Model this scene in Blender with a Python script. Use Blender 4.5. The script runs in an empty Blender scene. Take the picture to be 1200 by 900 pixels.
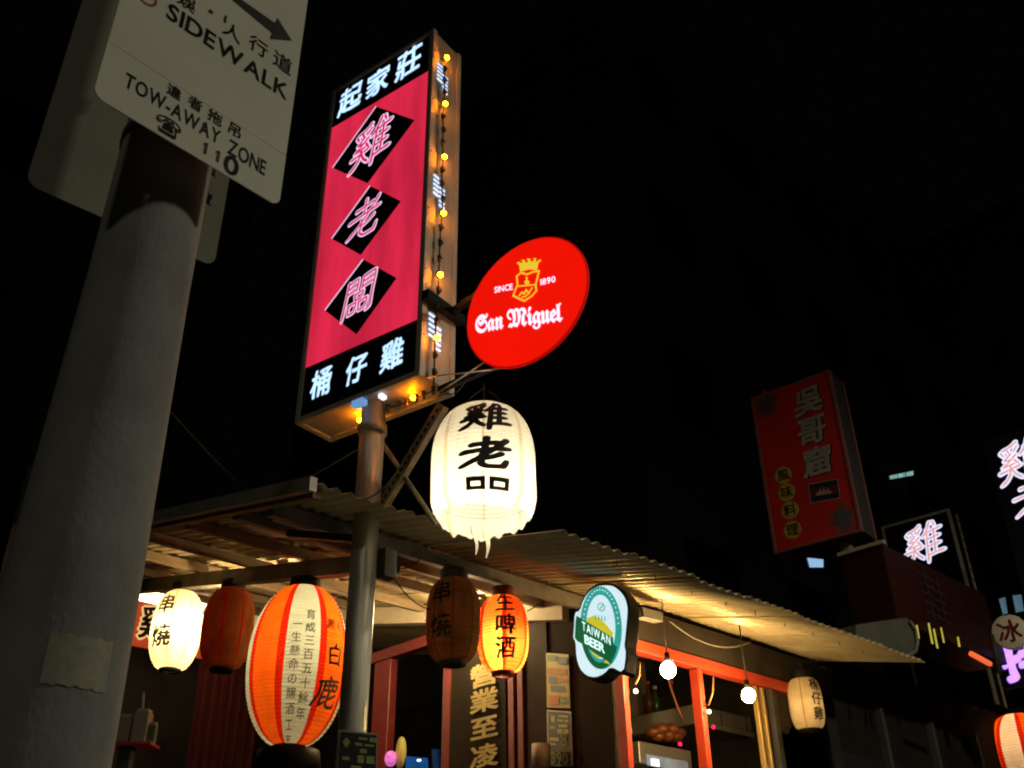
import bpy, bmesh, math, random
from mathutils import Vector, Matrix, noise
R = math.radians
random.seed(7)
scene = bpy.context.scene
COL = scene.collection

# ------------------------------------------------------------------ camera
FOC, PITCH, ROLL = 1155.0, R(30.4), R(0.785)
FW = Vector((0, math.cos(PITCH), math.sin(PITCH)))
UP0 = Vector((0, -math.sin(PITCH), math.cos(PITCH)))
XX = Vector((1, 0, 0))
UPV = math.cos(ROLL) * UP0 + math.sin(ROLL) * XX
RT = math.cos(ROLL) * XX - math.sin(ROLL) * UP0
CAM = Vector((0, 0, 1.6))
cd = bpy.data.cameras.new('camera')
cam = bpy.data.objects.new('camera', cd)
COL.objects.link(cam)
cam.matrix_world = Matrix(((RT.x, UPV.x, -FW.x, CAM.x), (RT.y, UPV.y, -FW.y, CAM.y), (RT.z, UPV.z, -FW.z, CAM.z), (0, 0, 0, 1)))
cd.sensor_width = 36
cd.lens = FOC / 1200 * 36
cd.clip_start = 0.05
cd.clip_end = 2000
scene.camera = cam

# ------------------------------------------------------------------ night sky
w = bpy.data.worlds.new('World')
scene.world = w
w.use_nodes = True
bg = w.node_tree.nodes['Background']
bg.inputs[0].default_value = (0.55, 0.6, 0.8, 1)
bg.inputs[1].default_value = 0.0010

# ------------------------------------------------------------------ render settings
scene.render.engine = 'CYCLES'
scene.view_settings.view_transform = 'Standard'
scene.view_settings.look = 'None'
scene.view_settings.exposure = 0
scene.view_settings.gamma = 1
cy = scene.cycles
cy.use_denoising = True
cy.pixel_filter_type = 'BLACKMAN_HARRIS'
cy.filter_width = 2.1
cy.sample_clamp_indirect = 3.0
cy.max_bounces = 8
cy.diffuse_bounces = 4
cy.glossy_bounces = 3
cy.transmission_bounces = 6
cy.transparent_max_bounces = 8
cy.caustics_reflective = False
cy.caustics_refractive = False


# ------------------------------------------------------------------ places
def dirv(az, el=0):
    a, e = R(az), R(el)
    return Vector((math.sin(a) * math.cos(e), math.cos(a) * math.cos(e), math.sin(e)))


def sight(x, y):
    return ((x - 600) * RT - (y - 450) * UPV + FOC * FW).normalized()


def at(x, y, D):
    """the point at horizontal distance D along a line of sight"""
    d = sight(x, y)
    return CAM + d * (D / math.hypot(d.x, d.y))


def pl(x, y, P, n):
    """the point of the plane (P, n) on a line of sight"""
    d = sight(x, y)
    return CAM + d * ((P - CAM).dot(n) / d.dot(n))


Z = Vector((0, 0, 1))


class Frame:
    def __init__(s, o, x, y, z=Z):
        s.o, s.x, s.y, s.z = Vector(o), Vector(x), Vector(y), Vector(z)

    def __call__(s, a, b, c):
        return s.o + a * s.x + b * s.y + c * s.z

    def coords(s, P):
        d = Vector(P) - s.o
        return d.dot(s.x), d.dot(s.y), d.dot(s.z)

    def matrix(s):
        return Matrix(((s.x.x, s.y.x, s.z.x, s.o.x), (s.x.y, s.y.y, s.z.y, s.o.y), (s.x.z, s.y.z, s.z.z, s.o.z), (0, 0, 0, 1)))


# building frame: e along the street front, r into the shop, z up
B = Frame((-0.5311, 3.7627, 0), dirv(46), dirv(-44))
# frame of the tall sign: u to the right across its face, d away from the viewer
P0 = at(432, 480, 3.6)
S = Frame((P0.x, P0.y, 0), dirv(125), dirv(35))


def zr(r):
    return 3.149 + 0.2126 * r


def onB_r(x, y, r):
    return pl(x, y, B(0, r, 0), B.y)


def onB_e(x, y, e):
    return pl(x, y, B(e, 0, 0), B.x)


def onS(x, y, d=0.0):
    return pl(x, y, S(0, d, 0), S.y)


# ------------------------------------------------------------------ materials
MATS = {}


def lin(c):
    return tuple(((v / 255) / 12.92 if v / 255 <= 0.04045 else ((v / 255 + 0.055) / 1.055) ** 2.4) for v in c)


def nn(nt, t, **kw):
    n = nt.nodes.new(t)
    for k, v in kw.items():
        if k in n.inputs:
            n.inputs[k].default_value = v
        else:
            setattr(n, k, v)
    return n


def pmat(name, col, rough=0.6, metal=0.0, var=0.25, scale=6.0, dark=None, bump=0.15, bscale=40.0, coat=0.0, stretch=(1, 1, 1), spec=0.5):
    """painted or bare surface: base colour broken up by noise, dirt and fine relief"""
    if name in MATS:
        return MATS[name]
    m = bpy.data.materials.new(name)
    m.use_nodes = True
    nt = m.node_tree
    b = nt.nodes['Principled BSDF']
    tc = nn(nt, 'ShaderNodeTexCoord')
    mp = nn(nt, 'ShaderNodeMapping')
    mp.inputs['Scale'].default_value = stretch
    nt.links.new(tc.outputs['Object'], mp.inputs[0])
    n1 = nn(nt, 'ShaderNodeTexNoise', Scale=scale, Detail=8.0, Roughness=0.65)
    nt.links.new(mp.outputs[0], n1.inputs['Vector'])
    cr = nt.nodes.new('ShaderNodeValToRGB')
    cr.color_ramp.elements[0].position = 0.3
    cr.color_ramp.elements[1].position = 0.62
    dk = dark or tuple(c * (1 - var) for c in col)
    cr.color_ramp.elements[0].color = (*dk, 1)
    cr.color_ramp.elements[1].color = (*col, 1)
    nt.links.new(n1.outputs[0], cr.inputs[0])
    nt.links.new(cr.outputs[0], b.inputs['Base Color'])
    mr = nn(nt, 'ShaderNodeMapRange')
    mr.inputs[3].default_value = max(0.05, rough - 0.12)
    mr.inputs[4].default_value = min(1, rough + 0.15)
    n2 = nn(nt, 'ShaderNodeTexNoise', Scale=bscale, Detail=6.0)
    nt.links.new(mp.outputs[0], n2.inputs['Vector'])
    nt.links.new(n2.outputs[0], mr.inputs[0])
    nt.links.new(mr.outputs[0], b.inputs['Roughness'])
    b.inputs['Metallic'].default_value = metal
    b.inputs['Specular IOR Level'].default_value = spec
    b.inputs['Coat Weight'].default_value = coat
    if bump:
        bp = nn(nt, 'ShaderNodeBump', Strength=bump, Distance=0.01)
        nt.links.new(n2.outputs[0], bp.inputs['Height'])
        nt.links.new(bp.outputs[0], b.inputs['Normal'])
    MATS[name] = m
    return m


def emat(name, col, strength=1.0, var=0.0, scale=3.0, gloss=False, base=None, stretch=(1, 1, 1)):
    """a lamp, tube or back-lit sign face"""
    if name in MATS:
        return MATS[name]
    m = bpy.data.materials.new(name)
    m.use_nodes = True
    nt = m.node_tree
    b = nt.nodes['Principled BSDF']
    b.inputs['Base Color'].default_value = (*(base or tuple(min(0.8, c * 0.5) for c in col)), 1)
    b.inputs['Roughness'].default_value = 0.12 if gloss else 0.6
    b.inputs['Specular IOR Level'].default_value = 0.5 if gloss else 0.1
    b.inputs['Emission Strength'].default_value = strength
    if var:
        tc = nn(nt, 'ShaderNodeTexCoord')
        mp = nn(nt, 'ShaderNodeMapping')
        mp.inputs['Scale'].default_value = stretch
        nt.links.new(tc.outputs['Object'], mp.inputs[0])
        n1 = nn(nt, 'ShaderNodeTexNoise', Scale=scale, Detail=3.0)
        nt.links.new(mp.outputs[0], n1.inputs['Vector'])
        cr = nt.nodes.new('ShaderNodeValToRGB')
        cr.color_ramp.elements[0].position = 0.32
        cr.color_ramp.elements[1].position = 0.68
        cr.color_ramp.elements[0].color = (*[c * (1 - var) for c in col], 1)
        cr.color_ramp.elements[1].color = (*col, 1)
        nt.links.new(n1.outputs[0], cr.inputs[0])
        nt.links.new(cr.outputs[0], b.inputs['Emission Color'])
    else:
        b.inputs['Emission Color'].default_value = (*col, 1)
    MATS[name] = m
    return m


def paper(name, col, trans=0.6, dirt=0.15):
    """oiled lantern paper: scatters light back and lets light through"""
    if name in MATS:
        return MATS[name]
    m = bpy.data.materials.new(name)
    m.use_nodes = True
    nt = m.node_tree
    nt.nodes.remove(nt.nodes['Principled BSDF'])
    out = nt.nodes['Material Output']
    tc = nn(nt, 'ShaderNodeTexCoord')
    mp = nn(nt, 'ShaderNodeMapping')
    mp.inputs['Scale'].default_value = (1, 1, 0.5)
    nt.links.new(tc.outputs['Object'], mp.inputs[0])
    n1 = nn(nt, 'ShaderNodeTexNoise', Scale=14.0, Detail=6.0, Roughness=0.6)
    nt.links.new(mp.outputs[0], n1.inputs['Vector'])
    cr = nt.nodes.new('ShaderNodeValToRGB')
    cr.color_ramp.elements[0].position = 0.35
    cr.color_ramp.elements[1].position = 0.6
    cr.color_ramp.elements[0].color = (*[c * (1 - dirt) for c in col], 1)
    cr.color_ramp.elements[1].color = (*col, 1)
    nt.links.new(n1.outputs[0], cr.inputs[0])
    d = nn(nt, 'ShaderNodeBsdfDiffuse')
    t = nn(nt, 'ShaderNodeBsdfTranslucent')
    mx = nn(nt, 'ShaderNodeMixShader')
    mx.inputs[0].default_value = trans
    for s in (d, t):
        nt.links.new(cr.outputs[0], s.inputs['Color'])
    nt.links.new(d.outputs[0], mx.inputs[1])
    nt.links.new(t.outputs[0], mx.inputs[2])
    nt.links.new(mx.outputs[0], out.inputs[0])
    MATS[name] = m
    return m


def glassmat(name, tint=(0.9, 0.9, 0.9), refl=1.0):
    if name in MATS:
        return MATS[name]
    m = bpy.data.materials.new(name)
    m.use_nodes = True
    nt = m.node_tree
    nt.nodes.remove(nt.nodes['Principled BSDF'])
    out = nt.nodes['Material Output']
    tr = nn(nt, 'ShaderNodeBsdfTransparent', Color=(*tint, 1))
    gl = nn(nt, 'ShaderNodeBsdfGlossy', Roughness=0.03)
    fr = nn(nt, 'ShaderNodeFresnel', IOR=1.5)
    mx = nn(nt, 'ShaderNodeMixShader')
    nt.links.new(fr.outputs[0], mx.inputs[0])
    nt.links.new(tr.outputs[0], mx.inputs[1])
    nt.links.new(gl.outputs[0], mx.inputs[2])
    nt.links.new(mx.outputs[0], out.inputs[0])
    MATS[name] = m
    return m


GREYPAINT = pmat('grey_pole_paint', (0.235, 0.24, 0.235), 0.85, var=0.30, scale=9, stretch=(1, 1, 0.6), bump=0.18, bscale=90, spec=0.15)
PLATE = pmat('cream_plate', (0.60, 0.61, 0.52), 0.6, var=0.1, scale=4, bump=0.03)
INK = pmat('black_ink', (0.012, 0.012, 0.012), 0.5, bump=0, var=0.1)
REDINK = pmat('red_ink', (0.35, 0.03, 0.03), 0.5, bump=0, var=0.1)
ALU = pmat('aluminium_frame', (0.60, 0.57, 0.47), 0.5, 0.05, var=0.35, scale=9, stretch=(1, 1, 0.3))
ALUFACE = pmat('sign_side_sheet', (0.50, 0.47, 0.39), 0.45, 0.0, var=0.3, scale=7, stretch=(1, 1, 0.3))
STEEL = pmat('galvanised_post', (0.60, 0.58, 0.48), 0.36, 0.30, var=0.45, scale=16, stretch=(1, 1, 0.12), bump=0.3, bscale=50)
RUST = pmat('rusty_angle_steel', (0.30, 0.24, 0.16), 0.6, 0.3, var=0.5, scale=25)
DARKSTEEL = pmat('dark_steel', (0.06, 0.055, 0.05), 0.6, 0.3, var=0.4)
BEAMP = pmat('grey_beam_paint', (0.20, 0.18, 0.15), 0.6, 0.1, var=0.5, scale=10)
TIMBER = pmat('dark_timber', (0.22, 0.155, 0.09), 0.8, var=0.5, scale=12, stretch=(1, 1, 4))
ROOFM = pmat('corrugated_cream_sheet', (0.64, 0.53, 0.31), 0.33, 0.25, var=0.42, scale=3.2, bump=0.12, bscale=60)
CREAM = pmat('cream_board', (0.62, 0.55, 0.38), 0.6, var=0.25, scale=4)
FLASH = pmat('pale_flashing', (0.42, 0.38, 0.31), 0.5, 0.2, var=0.3, scale=8)
REDP = pmat('red_frame_paint', (0.58, 0.060, 0.025), 0.34, var=0.25, scale=10, bump=0.08)
REDDARK = pmat('dark_red_paint', (0.14, 0.012, 0.010), 0.45, var=0.35, scale=8)
BLACKP = pmat('black_casing', (0.009, 0.009, 0.010), 0.55, var=0.3, spec=0.12)
WALLD = pmat('dark_wall_paint', (0.028, 0.024, 0.020), 0.85, var=0.4, scale=3, spec=0.06)
FARWALL = pmat('far_wall_render', (0.09, 0.085, 0.08), 0.9, var=0.35, scale=0.8, spec=0.06)
ASPH = pmat('asphalt', (0.05, 0.05, 0.05), 0.85, var=0.35, scale=3, bump=0.4, bscale=120)
PAVE = pmat('paving', (0.22, 0.21, 0.19), 0.8, var=0.3, scale=2)
WIREM = pmat('black_cable', (0.02, 0.02, 0.02), 0.55, bump=0, var=0.2)
WOOD = pmat('brown_cabinet', (0.22, 0.16, 0.10), 0.5, var=0.3, scale=5, stretch=(6, 1, 1))
STAINLESS = pmat('stainless_panel', (0.42, 0.40, 0.36), 0.38, 0.7, var=0.25, scale=5)
WHITEP = pmat('white_plastic', (0.7, 0.68, 0.62), 0.45, var=0.1)
WGLASS = glassmat('window_glass')


# ------------------------------------------------------------------ object helpers
WMAT = {}


def link(o, parent=None):
    COL.objects.link(o)
    if parent is not None:
        o.parent = parent
    return o


def thing(name, frame, label, cat, group=None):
    o = bpy.data.objects.new(name, None)
    o.empty_display_size = 0.1
    COL.objects.link(o)
    M = frame.matrix() if isinstance(frame, Frame) else Matrix.Translation(Vector(frame))
    o.matrix_world = M
    WMAT[o.name] = M
    o['label'] = label
    o['category'] = cat
    if group:
        o['group'] = group
    return o


def wm(o):
    return WMAT.get(o.name, Matrix.Identity(4)) if o is not None else Matrix.Identity(4)


class MB:
    """collects shapes given in world coordinates and links them as one mesh object"""

    def __init__(s):
        s.v, s.f, s.mi, s.sm = [], [], [], []

    def add(s, vs, fs, mi=0, smooth=False):
        k = len(s.v)
        s.v += [Vector(p) for p in vs]
        s.f += [tuple(i + k for i in f) for f in fs]
        s.mi += [mi] * len(fs)
        s.sm += [smooth] * len(fs)
        return s

    def box(s, F, x0, x1, y0, y1, z0, z1, mi=0, bev=0.0):
        x0, x1 = min(x0, x1), max(x0, x1)
        y0, y1 = min(y0, y1), max(y0, y1)
        z0, z1 = min(z0, z1), max(z0, z1)
        b = min(bev, (x1 - x0) / 3, (y1 - y0) / 3, (z1 - z0) / 3)
        if b <= 0:
            vs = [F(x, y, z) for z in (z0, z1) for x, y in ((x0, y0), (x1, y0), (x1, y1), (x0, y1))]
            fs = [(3, 2, 1, 0), (4, 5, 6, 7), (0, 1, 5, 4), (1, 2, 6, 5), (2, 3, 7, 6), (3, 0, 4, 7)]
            return s.add(vs, fs, mi)
        bm = bmesh.new()
        bmesh.ops.create_cube(bm, size=1)
        for v in bm.verts:
            v.co = Vector(((x0 + x1) / 2 + v.co.x * (x1 - x0), (y0 + y1) / 2 + v.co.y * (y1 - y0), (z0 + z1) / 2 + v.co.z * (z1 - z0)))
        bmesh.ops.bevel(bm, geom=bm.edges[:], offset=b, segments=2, affect='EDGES', profile=0.5)
        s.add([F(*v.co) for v in bm.verts], [tuple(v.index for v in f.verts) for f in bm.faces] if bm.verts.index_update() is None else [], mi)
        bm.free()
        return s

    def tube(s, pts, rad, n=10, mi=0, cap=True, rads=None):
        pts = [Vector(p) for p in pts]
        vs, fs = [], []
        prev = None
        for i, p in enumerate(pts):
            t = (pts[min(i + 1, len(pts) - 1)] - pts[max(i - 1, 0)]).normalized()
            a = prev if prev is not None else (Vector((0, 0, 1)) if abs(t.z) < 0.9 else Vector((1, 0, 0)))
            x = (a - t * a.dot(t)).normalized()
            prev = x
            y = t.cross(x)
            rr = rads[i] if rads else rad
            for k in range(n):
                q = 2 * math.pi * k / n
                vs.append(p + rr * (math.cos(q) * x + math.sin(q) * y))
        for i in range(len(pts) - 1):
            for k in range(n):
                fs.append((i * n + k, i * n + (k + 1) % n, (i + 1) * n + (k + 1) % n, (i + 1) * n + k))
        s.add(vs, fs, mi, True)
        if cap:
            k0 = len(s.v) - len(vs)
            s.f += [tuple(k0 + k for k in range(n))[::-1], tuple(k0 + (len(pts) - 1) * n + k for k in range(n))]
            s.mi += [mi] * 2
            s.sm += [False] * 2
        return s

    def rod(s, a, b, wd, ht, up=Z, mi=0):
        a, b = Vector(a), Vector(b)
        x = (b - a)
        L = x.length
        x.normalize()
        y = up.cross(x).normalized()
        z = x.cross(y)
        return s.box(Frame(a, x, y, z), 0, L, -wd / 2, wd / 2, -ht / 2, ht / 2, mi)

    def prism(s, poly, n, t, mi=0):
        """polygon (world points) given thickness t along n"""
        k = len(poly)
        a = [Vector(p) for p in poly]
        b = [p + Vector(n) * t for p in a]
        return s.add(a + b, [tuple(range(k))[::-1], tuple(range(k, 2 * k))] + [(i, (i + 1) % k, k + (i + 1) % k, k + i) for i in range(k)], mi)

    def ball(s, c, r, n=12, m=8, mi=0, sz=1.0):
        vs, fs = [], []
        for j in range(m + 1):
            th = math.pi * j / m
            for k in range(n):
                ph = 2 * math.pi * k / n
                vs.append(Vector(c) + Vector((r * math.sin(th) * math.cos(ph), r * math.sin(th) * math.sin(ph), r * sz * math.cos(th))))
        for j in range(m):
            for k in range(n):
                fs.append((j * n + k, (j + 1) * n + k, (j + 1) * n + (k + 1) % n, j * n + (k + 1) % n))
        return s.add(vs, fs, mi, True)

    def lathe(s, c, prof, n=32, mi=0, ax=None):
        ax = ax or Frame(c, (1, 0, 0), (0, 1, 0))
        vs, fs = [], []
        for r_, z_ in prof:
            for k in range(n):
                q = 2 * math.pi * k / n
                vs.append(ax(r_ * math.cos(q), r_ * math.sin(q), z_))
        for i in range(len(prof) - 1):
            for k in range(n):
                fs.append((i * n + k, i * n + (k + 1) % n, (i + 1) * n + (k + 1) % n, (i + 1) * n + k))
        return s.add(vs, fs, mi, True)

    def build(s, name, mat, parent=None, tag=None, recalc=False, loc=None):
        me = bpy.data.meshes.new(name)
        Mi = wm(parent).inverted()
        if loc is not None:
            Mi = Matrix.Translation(-(Mi @ Vector(loc))) @ Mi
        me.from_pydata([Mi @ p for p in s.v], [], s.f)
        mats = mat if isinstance(mat, (list, tuple)) else [mat]
        for m in mats:
            me.materials.append(m)
        me.polygons.foreach_set('material_index', s.mi)
        me.polygons.foreach_set('use_smooth', s.sm)
        if recalc:
            bm = bmesh.new()
            bm.from_mesh(me)
            bmesh.ops.recalc_face_normals(bm, faces=bm.faces[:])
            bm.to_mesh(me)
            bm.free()
        me.update()
        o = bpy.data.objects.new(name, me)
        link(o, parent)
        if loc is not None:
            o.location = wm(parent).inverted() @ Vector(loc)
        if tag:
            for k, v in tag.items():
                o[k] = v
        if parent is not None and loc is None:
            WMAT[o.name] = wm(parent)
        return o


def T(label, cat, group=None):
    d = {'label': label, 'category': cat}
    if group:
        d['group'] = group
    return d


STRUCT = {'kind': 'structure'}


def hang(a, b, sag, n=10):
    a, b = Vector(a), Vector(b)
    return [a.lerp(b, i / n) - Vector((0, 0, sag * 4 * (i / n) * (1 - i / n))) for i in range(n + 1)]


# ------------------------------------------------------------------ lettering
GLY = {}


def glyph(ch, bold=0.0, shear=0.0, brush=0.0, fine=0.0, seed=0):
    """verts, faces of one character on an em square centred on the origin"""
    key = (ch, bold, shear, brush, fine, seed)
    if key in GLY:
        return GLY[key]
    c = bpy.data.curves.new('lettering', 'FONT')
    c.body = ch
    c.size = 1
    c.resolution_u = 3
    c.offset = bold
    c.shear = shear
    o = bpy.data.objects.new('lettering', c)
    me = o.to_mesh()
    bm = bmesh.new()
    bm.from_mesh(me)
    o.to_mesh_clear()
    bpy.data.objects.remove(o)
    bpy.data.curves.remove(c)
    lim = fine or (0.07 if brush else 0)
    bmesh.ops.remove_doubles(bm, verts=bm.verts[:], dist=1e-5)
    bmesh.ops.triangulate(bm, faces=bm.faces[:])
    if lim:
        for _ in range(4):
            ed = [e for e in bm.edges if e.calc_length() > lim]
            if not ed:
                break
            bmesh.ops.subdivide_edges(bm, edges=ed, cuts=1)
            bmesh.ops.triangulate(bm, faces=[f for f in bm.faces if len(f.verts) > 3])
    bm.verts.index_update()
    cx = 0.5 if ord(ch[0]) > 0x2E00 and ord(ch[0]) < 0x1D000 else None
    vs = [v.co.copy() for v in bm.verts]
    fs = [tuple(v.index for v in f.verts) for f in bm.faces]
    bm.free()
    if cx is None:
        cx = (min(v.x for v in vs) + max(v.x for v in vs)) / 2
    out = []
    for v in vs:
        x, y = v.x - cx, v.y - 0.36
        if brush:
            q = Vector((x * 3.1 + seed * 7.3, y * 3.1, 1.7))
            q2 = Vector((x * 9 + seed * 3.1, y * 9, 5.2))
            a = noise.noise_vector(q) * brush + noise.noise_vector(q2) * brush * 0.45
            x += a.x
            y += a.y + 0.10 * x * min(1, brush * 12)
        out.append((x, y))
    GLY[key] = (out, fs)
    return GLY[key]


# brush-written characters: strokes as centre lines, drawn with a pressed and lifted brush
INKED = {
    '雞': [((.42, .98), (.30, .91), (.10, .86)), ((.08, .82), (.13, .73)), ((.22, .84), (.26, .75)), ((.43, .88), (.34, .76)),
          ((.28, .74), (.13, .62), (.30, .60)), ((.38, .69), (.22, .56), (.08, .47), (.38, .50)), ((.35, .57), (.43, .46)),
          ((.01, .35), (.22, .38), (.47, .43)), ((.25, .49), (.21, .26), (.12, .14), (.0, .06)), ((.26, .37), (.34, .23), (.46, .12)),
          ((.68, .99), (.60, .81), (.48, .66)), ((.59, .82), (.58, .40), (.57, .0)), ((.76, .98), (.81, .87)), ((.59, .75), (.96, .81)),
          ((.59, .57), (.91, .61)), ((.59, .39), (.91, .42)), ((.57, .17), (.80, .20), (1.0, .21)), ((.77, .80), (.76, .20))],
    '老': [((.20, .79), (.74, .85)), ((.47, 1.0), (.45, .60)), ((.02, .56), (.45, .61), (.94, .67)), ((.86, .94), (.62, .62), (.34, .34), (.02, .12)),
          ((.78, .48), (.62, .38), (.46, .33)), ((.43, .48), (.41, .16), (.54, .06), (.84, .07), (.90, .24))],
    '闆': [((.11, .96), (.08, .50), (.05, .02)), ((.11, .93), (.41, .97), (.40, .66)), ((.12, .80), (.39, .83)), ((.12, .67), (.40, .70)),
          ((.58, .67), (.59, .96)), ((.59, .96), (.95, .99), (.93, .50), (.92, .08), (.80, .03)), ((.60, .83), (.92, .86)), ((.60, .70), (.92, .73)),
          ((.38, .57), (.63, .59), (.60, .42)), ((.38, .57), (.41, .41), (.61, .42)), ((.20, .33), (.44, .35), (.41, .12)), ((.20, .33), (.23, .11), (.42, .12)),
          ((.53, .33), (.79, .35), (.76, .12)), ((.53, .33), (.56, .11), (.76, .12))],
    '白': [((.55, 1.0), (.50, .88), (.42, .79)), ((.20, .77), (.22, .40), (.24, .05)), ((.20, .77), (.82, .81), (.79, .40), (.76, .04)), ((.30, .45), (.68, .47)), ((.24, .10), (.77, .11))],
    '鹿': [((.50, 1.0), (.56, .90)), ((.14, .82), (.50, .86), (.94, .90)), ((.20, .84), (.19, .45), (.0, .05)), ((.34, .80), (.34, .55)),
          ((.32, .70), (.60, .73), (.90, .75), (.86, .56)), ((.52, .85), (.52, .56)), ((.69, .87), (.69, .57)), ((.33, .55), (.86, .57)),
          ((.31, .46), (.30, .08), (.50, .20)), ((.31, .31), (.49, .35)), ((.58, .48), (.57, .12), (.72, .02), (.97, .05), (.98, .20)), ((.90, .43), (.60, .27))],
}


def inked(ch, bold, seed=0, shear=0.0):
    key = ('ink', ch, bold, seed, shear)
    if key in GLY:
        return GLY[key]
    rnd = random.Random(seed * 31 + ord(ch))
    vs, fs = [], []

    def put(x, y):
        x, y = x - 0.5, y - 0.5
        vs.append(((x + shear * y) * 0.94, y * 0.92 + 0.06 * x))
        return len(vs) - 1

    for st in INKED[ch]:
        P = [Vector((x, y)) for x, y in st]
        pts = []
        for i in range(len(P) - 1):
            p0, p1, p2, p3 = P[max(i - 1, 0)], P[i], P[i + 1], P[min(i + 2, len(P) - 1)]
            d1, d2 = (p1 - p0), (p2 - p1)
            n = max(3, int((p2 - p1).length / 0.045))
            for k in range(n):
                t = k / n
                c = 0.5 * ((2 * p1) + (p2 - p0) * t + (2 * p0 - 5 * p1 + 4 * p2 - p3) * t * t + (3 * p1 - p0 - 3 * p2 + p3) * t ** 3)
                pts.append(c.lerp(p1.lerp(p2, t), 0.55))
        pts.append(P[-1])
        press = rnd.uniform(0.9, 1.15)
        n = len(pts)
        hw = []
        for i in range(n):
            t = i / (n - 1)
            prof = 0.80 + 0.35 * math.exp(-((t - 0.06) / 0.10) ** 2) + 0.25 * math.exp(-((t - 0.86) / 0.10) ** 2) - 0.55 * max(0, (t - 0.88) / 0.12)
            hw.append(0.020 * prof * press + bold)
        prev = None
        for i in range(n):
            a, b = pts[max(i - 1, 0)], pts[min(i + 1, n - 1)]
            t_ = (b - a).normalized()
            nx = Vector((-t_.y, t_.x))
            l = put(*(pts[i] + nx * hw[i]))
            r_ = put(*(pts[i] - nx * hw[i] * 0.9))
            if prev:
                fs.append((prev[0], prev[1], r_, l))
            prev = (l, r_)
        for i in (0, n - 1) + tuple(j for j in range(1, n - 1) if (pts[j] - pts[j - 1]).angle(pts[j + 1] - pts[j], 0) > 0.6):
            c0 = len(vs)
            for k in range(8):
                put(pts[i].x + hw[i] * math.cos(k * math.pi / 4), pts[i].y + hw[i] * math.sin(k * math.pi / 4))
            fs.append(tuple(range(c0, c0 + 8)))
    GLY[key] = (vs, fs)
    return GLY[key]


def ink(ch, place, mat, parent, bold=0.0, seed=0, shear=0.0):
    vs, fs = inked(ch, bold, seed, shear)
    m = MB()
    m.add([place(x, y) for x, y in vs], fs)
    return m.build('lettering', mat, parent)


def flat(c, xd, yd, size, off=0.0, sx=1.0, sy=1.0):
    """maps em-square coordinates onto a plane"""
    c, xd, yd = Vector(c), Vector(xd).normalized(), Vector(yd).normalized()
    n = xd.cross(yd).normalized()

    def f(x, y):
        return c + xd * (x * size * sx) + yd * (y * size * sy) + n * off
    return f


def copies(bold):
    if bold <= 0.006:
        return [(0, 0)]
    n = 6 if bold < 0.03 else 8
    return [(bold * 0.8 * math.cos(2 * math.pi * k / n + 0.4), bold * 0.8 * math.sin(2 * math.pi * k / n + 0.4)) for k in range(n)] + [(0, 0)]


def char(ch, place, mat, parent, name='lettering', bold=0.0, **kw):
    """one printed character; weight comes from overprinting shifted copies"""
    vs, fs = glyph(ch, bold=0.004 if bold else 0.0, **kw)
    m = MB()
    for dx, dy in copies(bold):
        m.add([place(x + dx, y + dy) for x, y in vs], fs)
    return m.build(name, mat, parent)


WID = {}


def advance(ch):
    if ch not in WID:
        c = bpy.data.curves.new('lettering', 'FONT')
        c.size = 1
        c.body = ch
        o = bpy.data.objects.new('lettering', c)
        me = o.to_mesh()
        xs = [v.co.x for v in me.vertices]
        WID[ch] = (max(xs) - min(xs)) if xs else 0.3
        o.to_mesh_clear()
        bpy.data.objects.remove(o)
        bpy.data.curves.remove(c)
    return WID[ch]


def line(text, a, b, h, n_up, mat, parent, off=0.0015, bold=0.015, gap=0.12, name='lettering', shear=0.0, kind='joined', taper=1.0):
    """a row of letters from world point a to b (baseline centre line), cap height about 0.69*h"""
    a, b = Vector(a), Vector(b)
    xd = (b - a).normalized()
    L = (b - a).length
    tot = sum((advance(c) if c != ' ' else 0.3) for c in text) + gap * (len(text) - 1)
    sx = L / (tot * h)
    x = 0.0
    m = MB()
    for i, c in enumerate(text):
        wd = advance(c) if c != ' ' else 0.3
        if c != ' ':
            vs, fs = glyph(c, bold=0.004, shear=shear)
            p = flat(a + xd * ((x + wd / 2) * h * sx), xd, n_up, h, off, sx=sx)
            for dx, dy in copies(bold):
                m.add([p(q[0] + dx, q[1] + dy) for q in vs], fs)
        x += wd + gap
    return m.build(name, mat, parent)


# ================================================================== the ground and the buildings
g = MB()
g.add([(-400, -400, 0), (400, -400, 0), (400, 400, 0), (-400, 400, 0)], [(0, 1, 2, 3)])
g.build('road', ASPH, None, STRUCT)
pv = MB()
pv.box(B, -14, 30, -1.9, 12, 0.0, 0.13, bev=0.01)
pv.build('pavement', PAVE, None, STRUCT)
pv = MB()
pv.box(B, -14, 30, -16, -5.2, 0.0, 0.13, bev=0.01)
pv.build('pavement', PAVE, None, STRUCT)
mk = MB()
for k in range(10):
    mk.box(B, -12 + k * 4, -10 + k * 4, -3.6, -3.5, 0.004, 0.008)
mk.build('road_marking', WHITEP, None, STRUCT)

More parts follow.
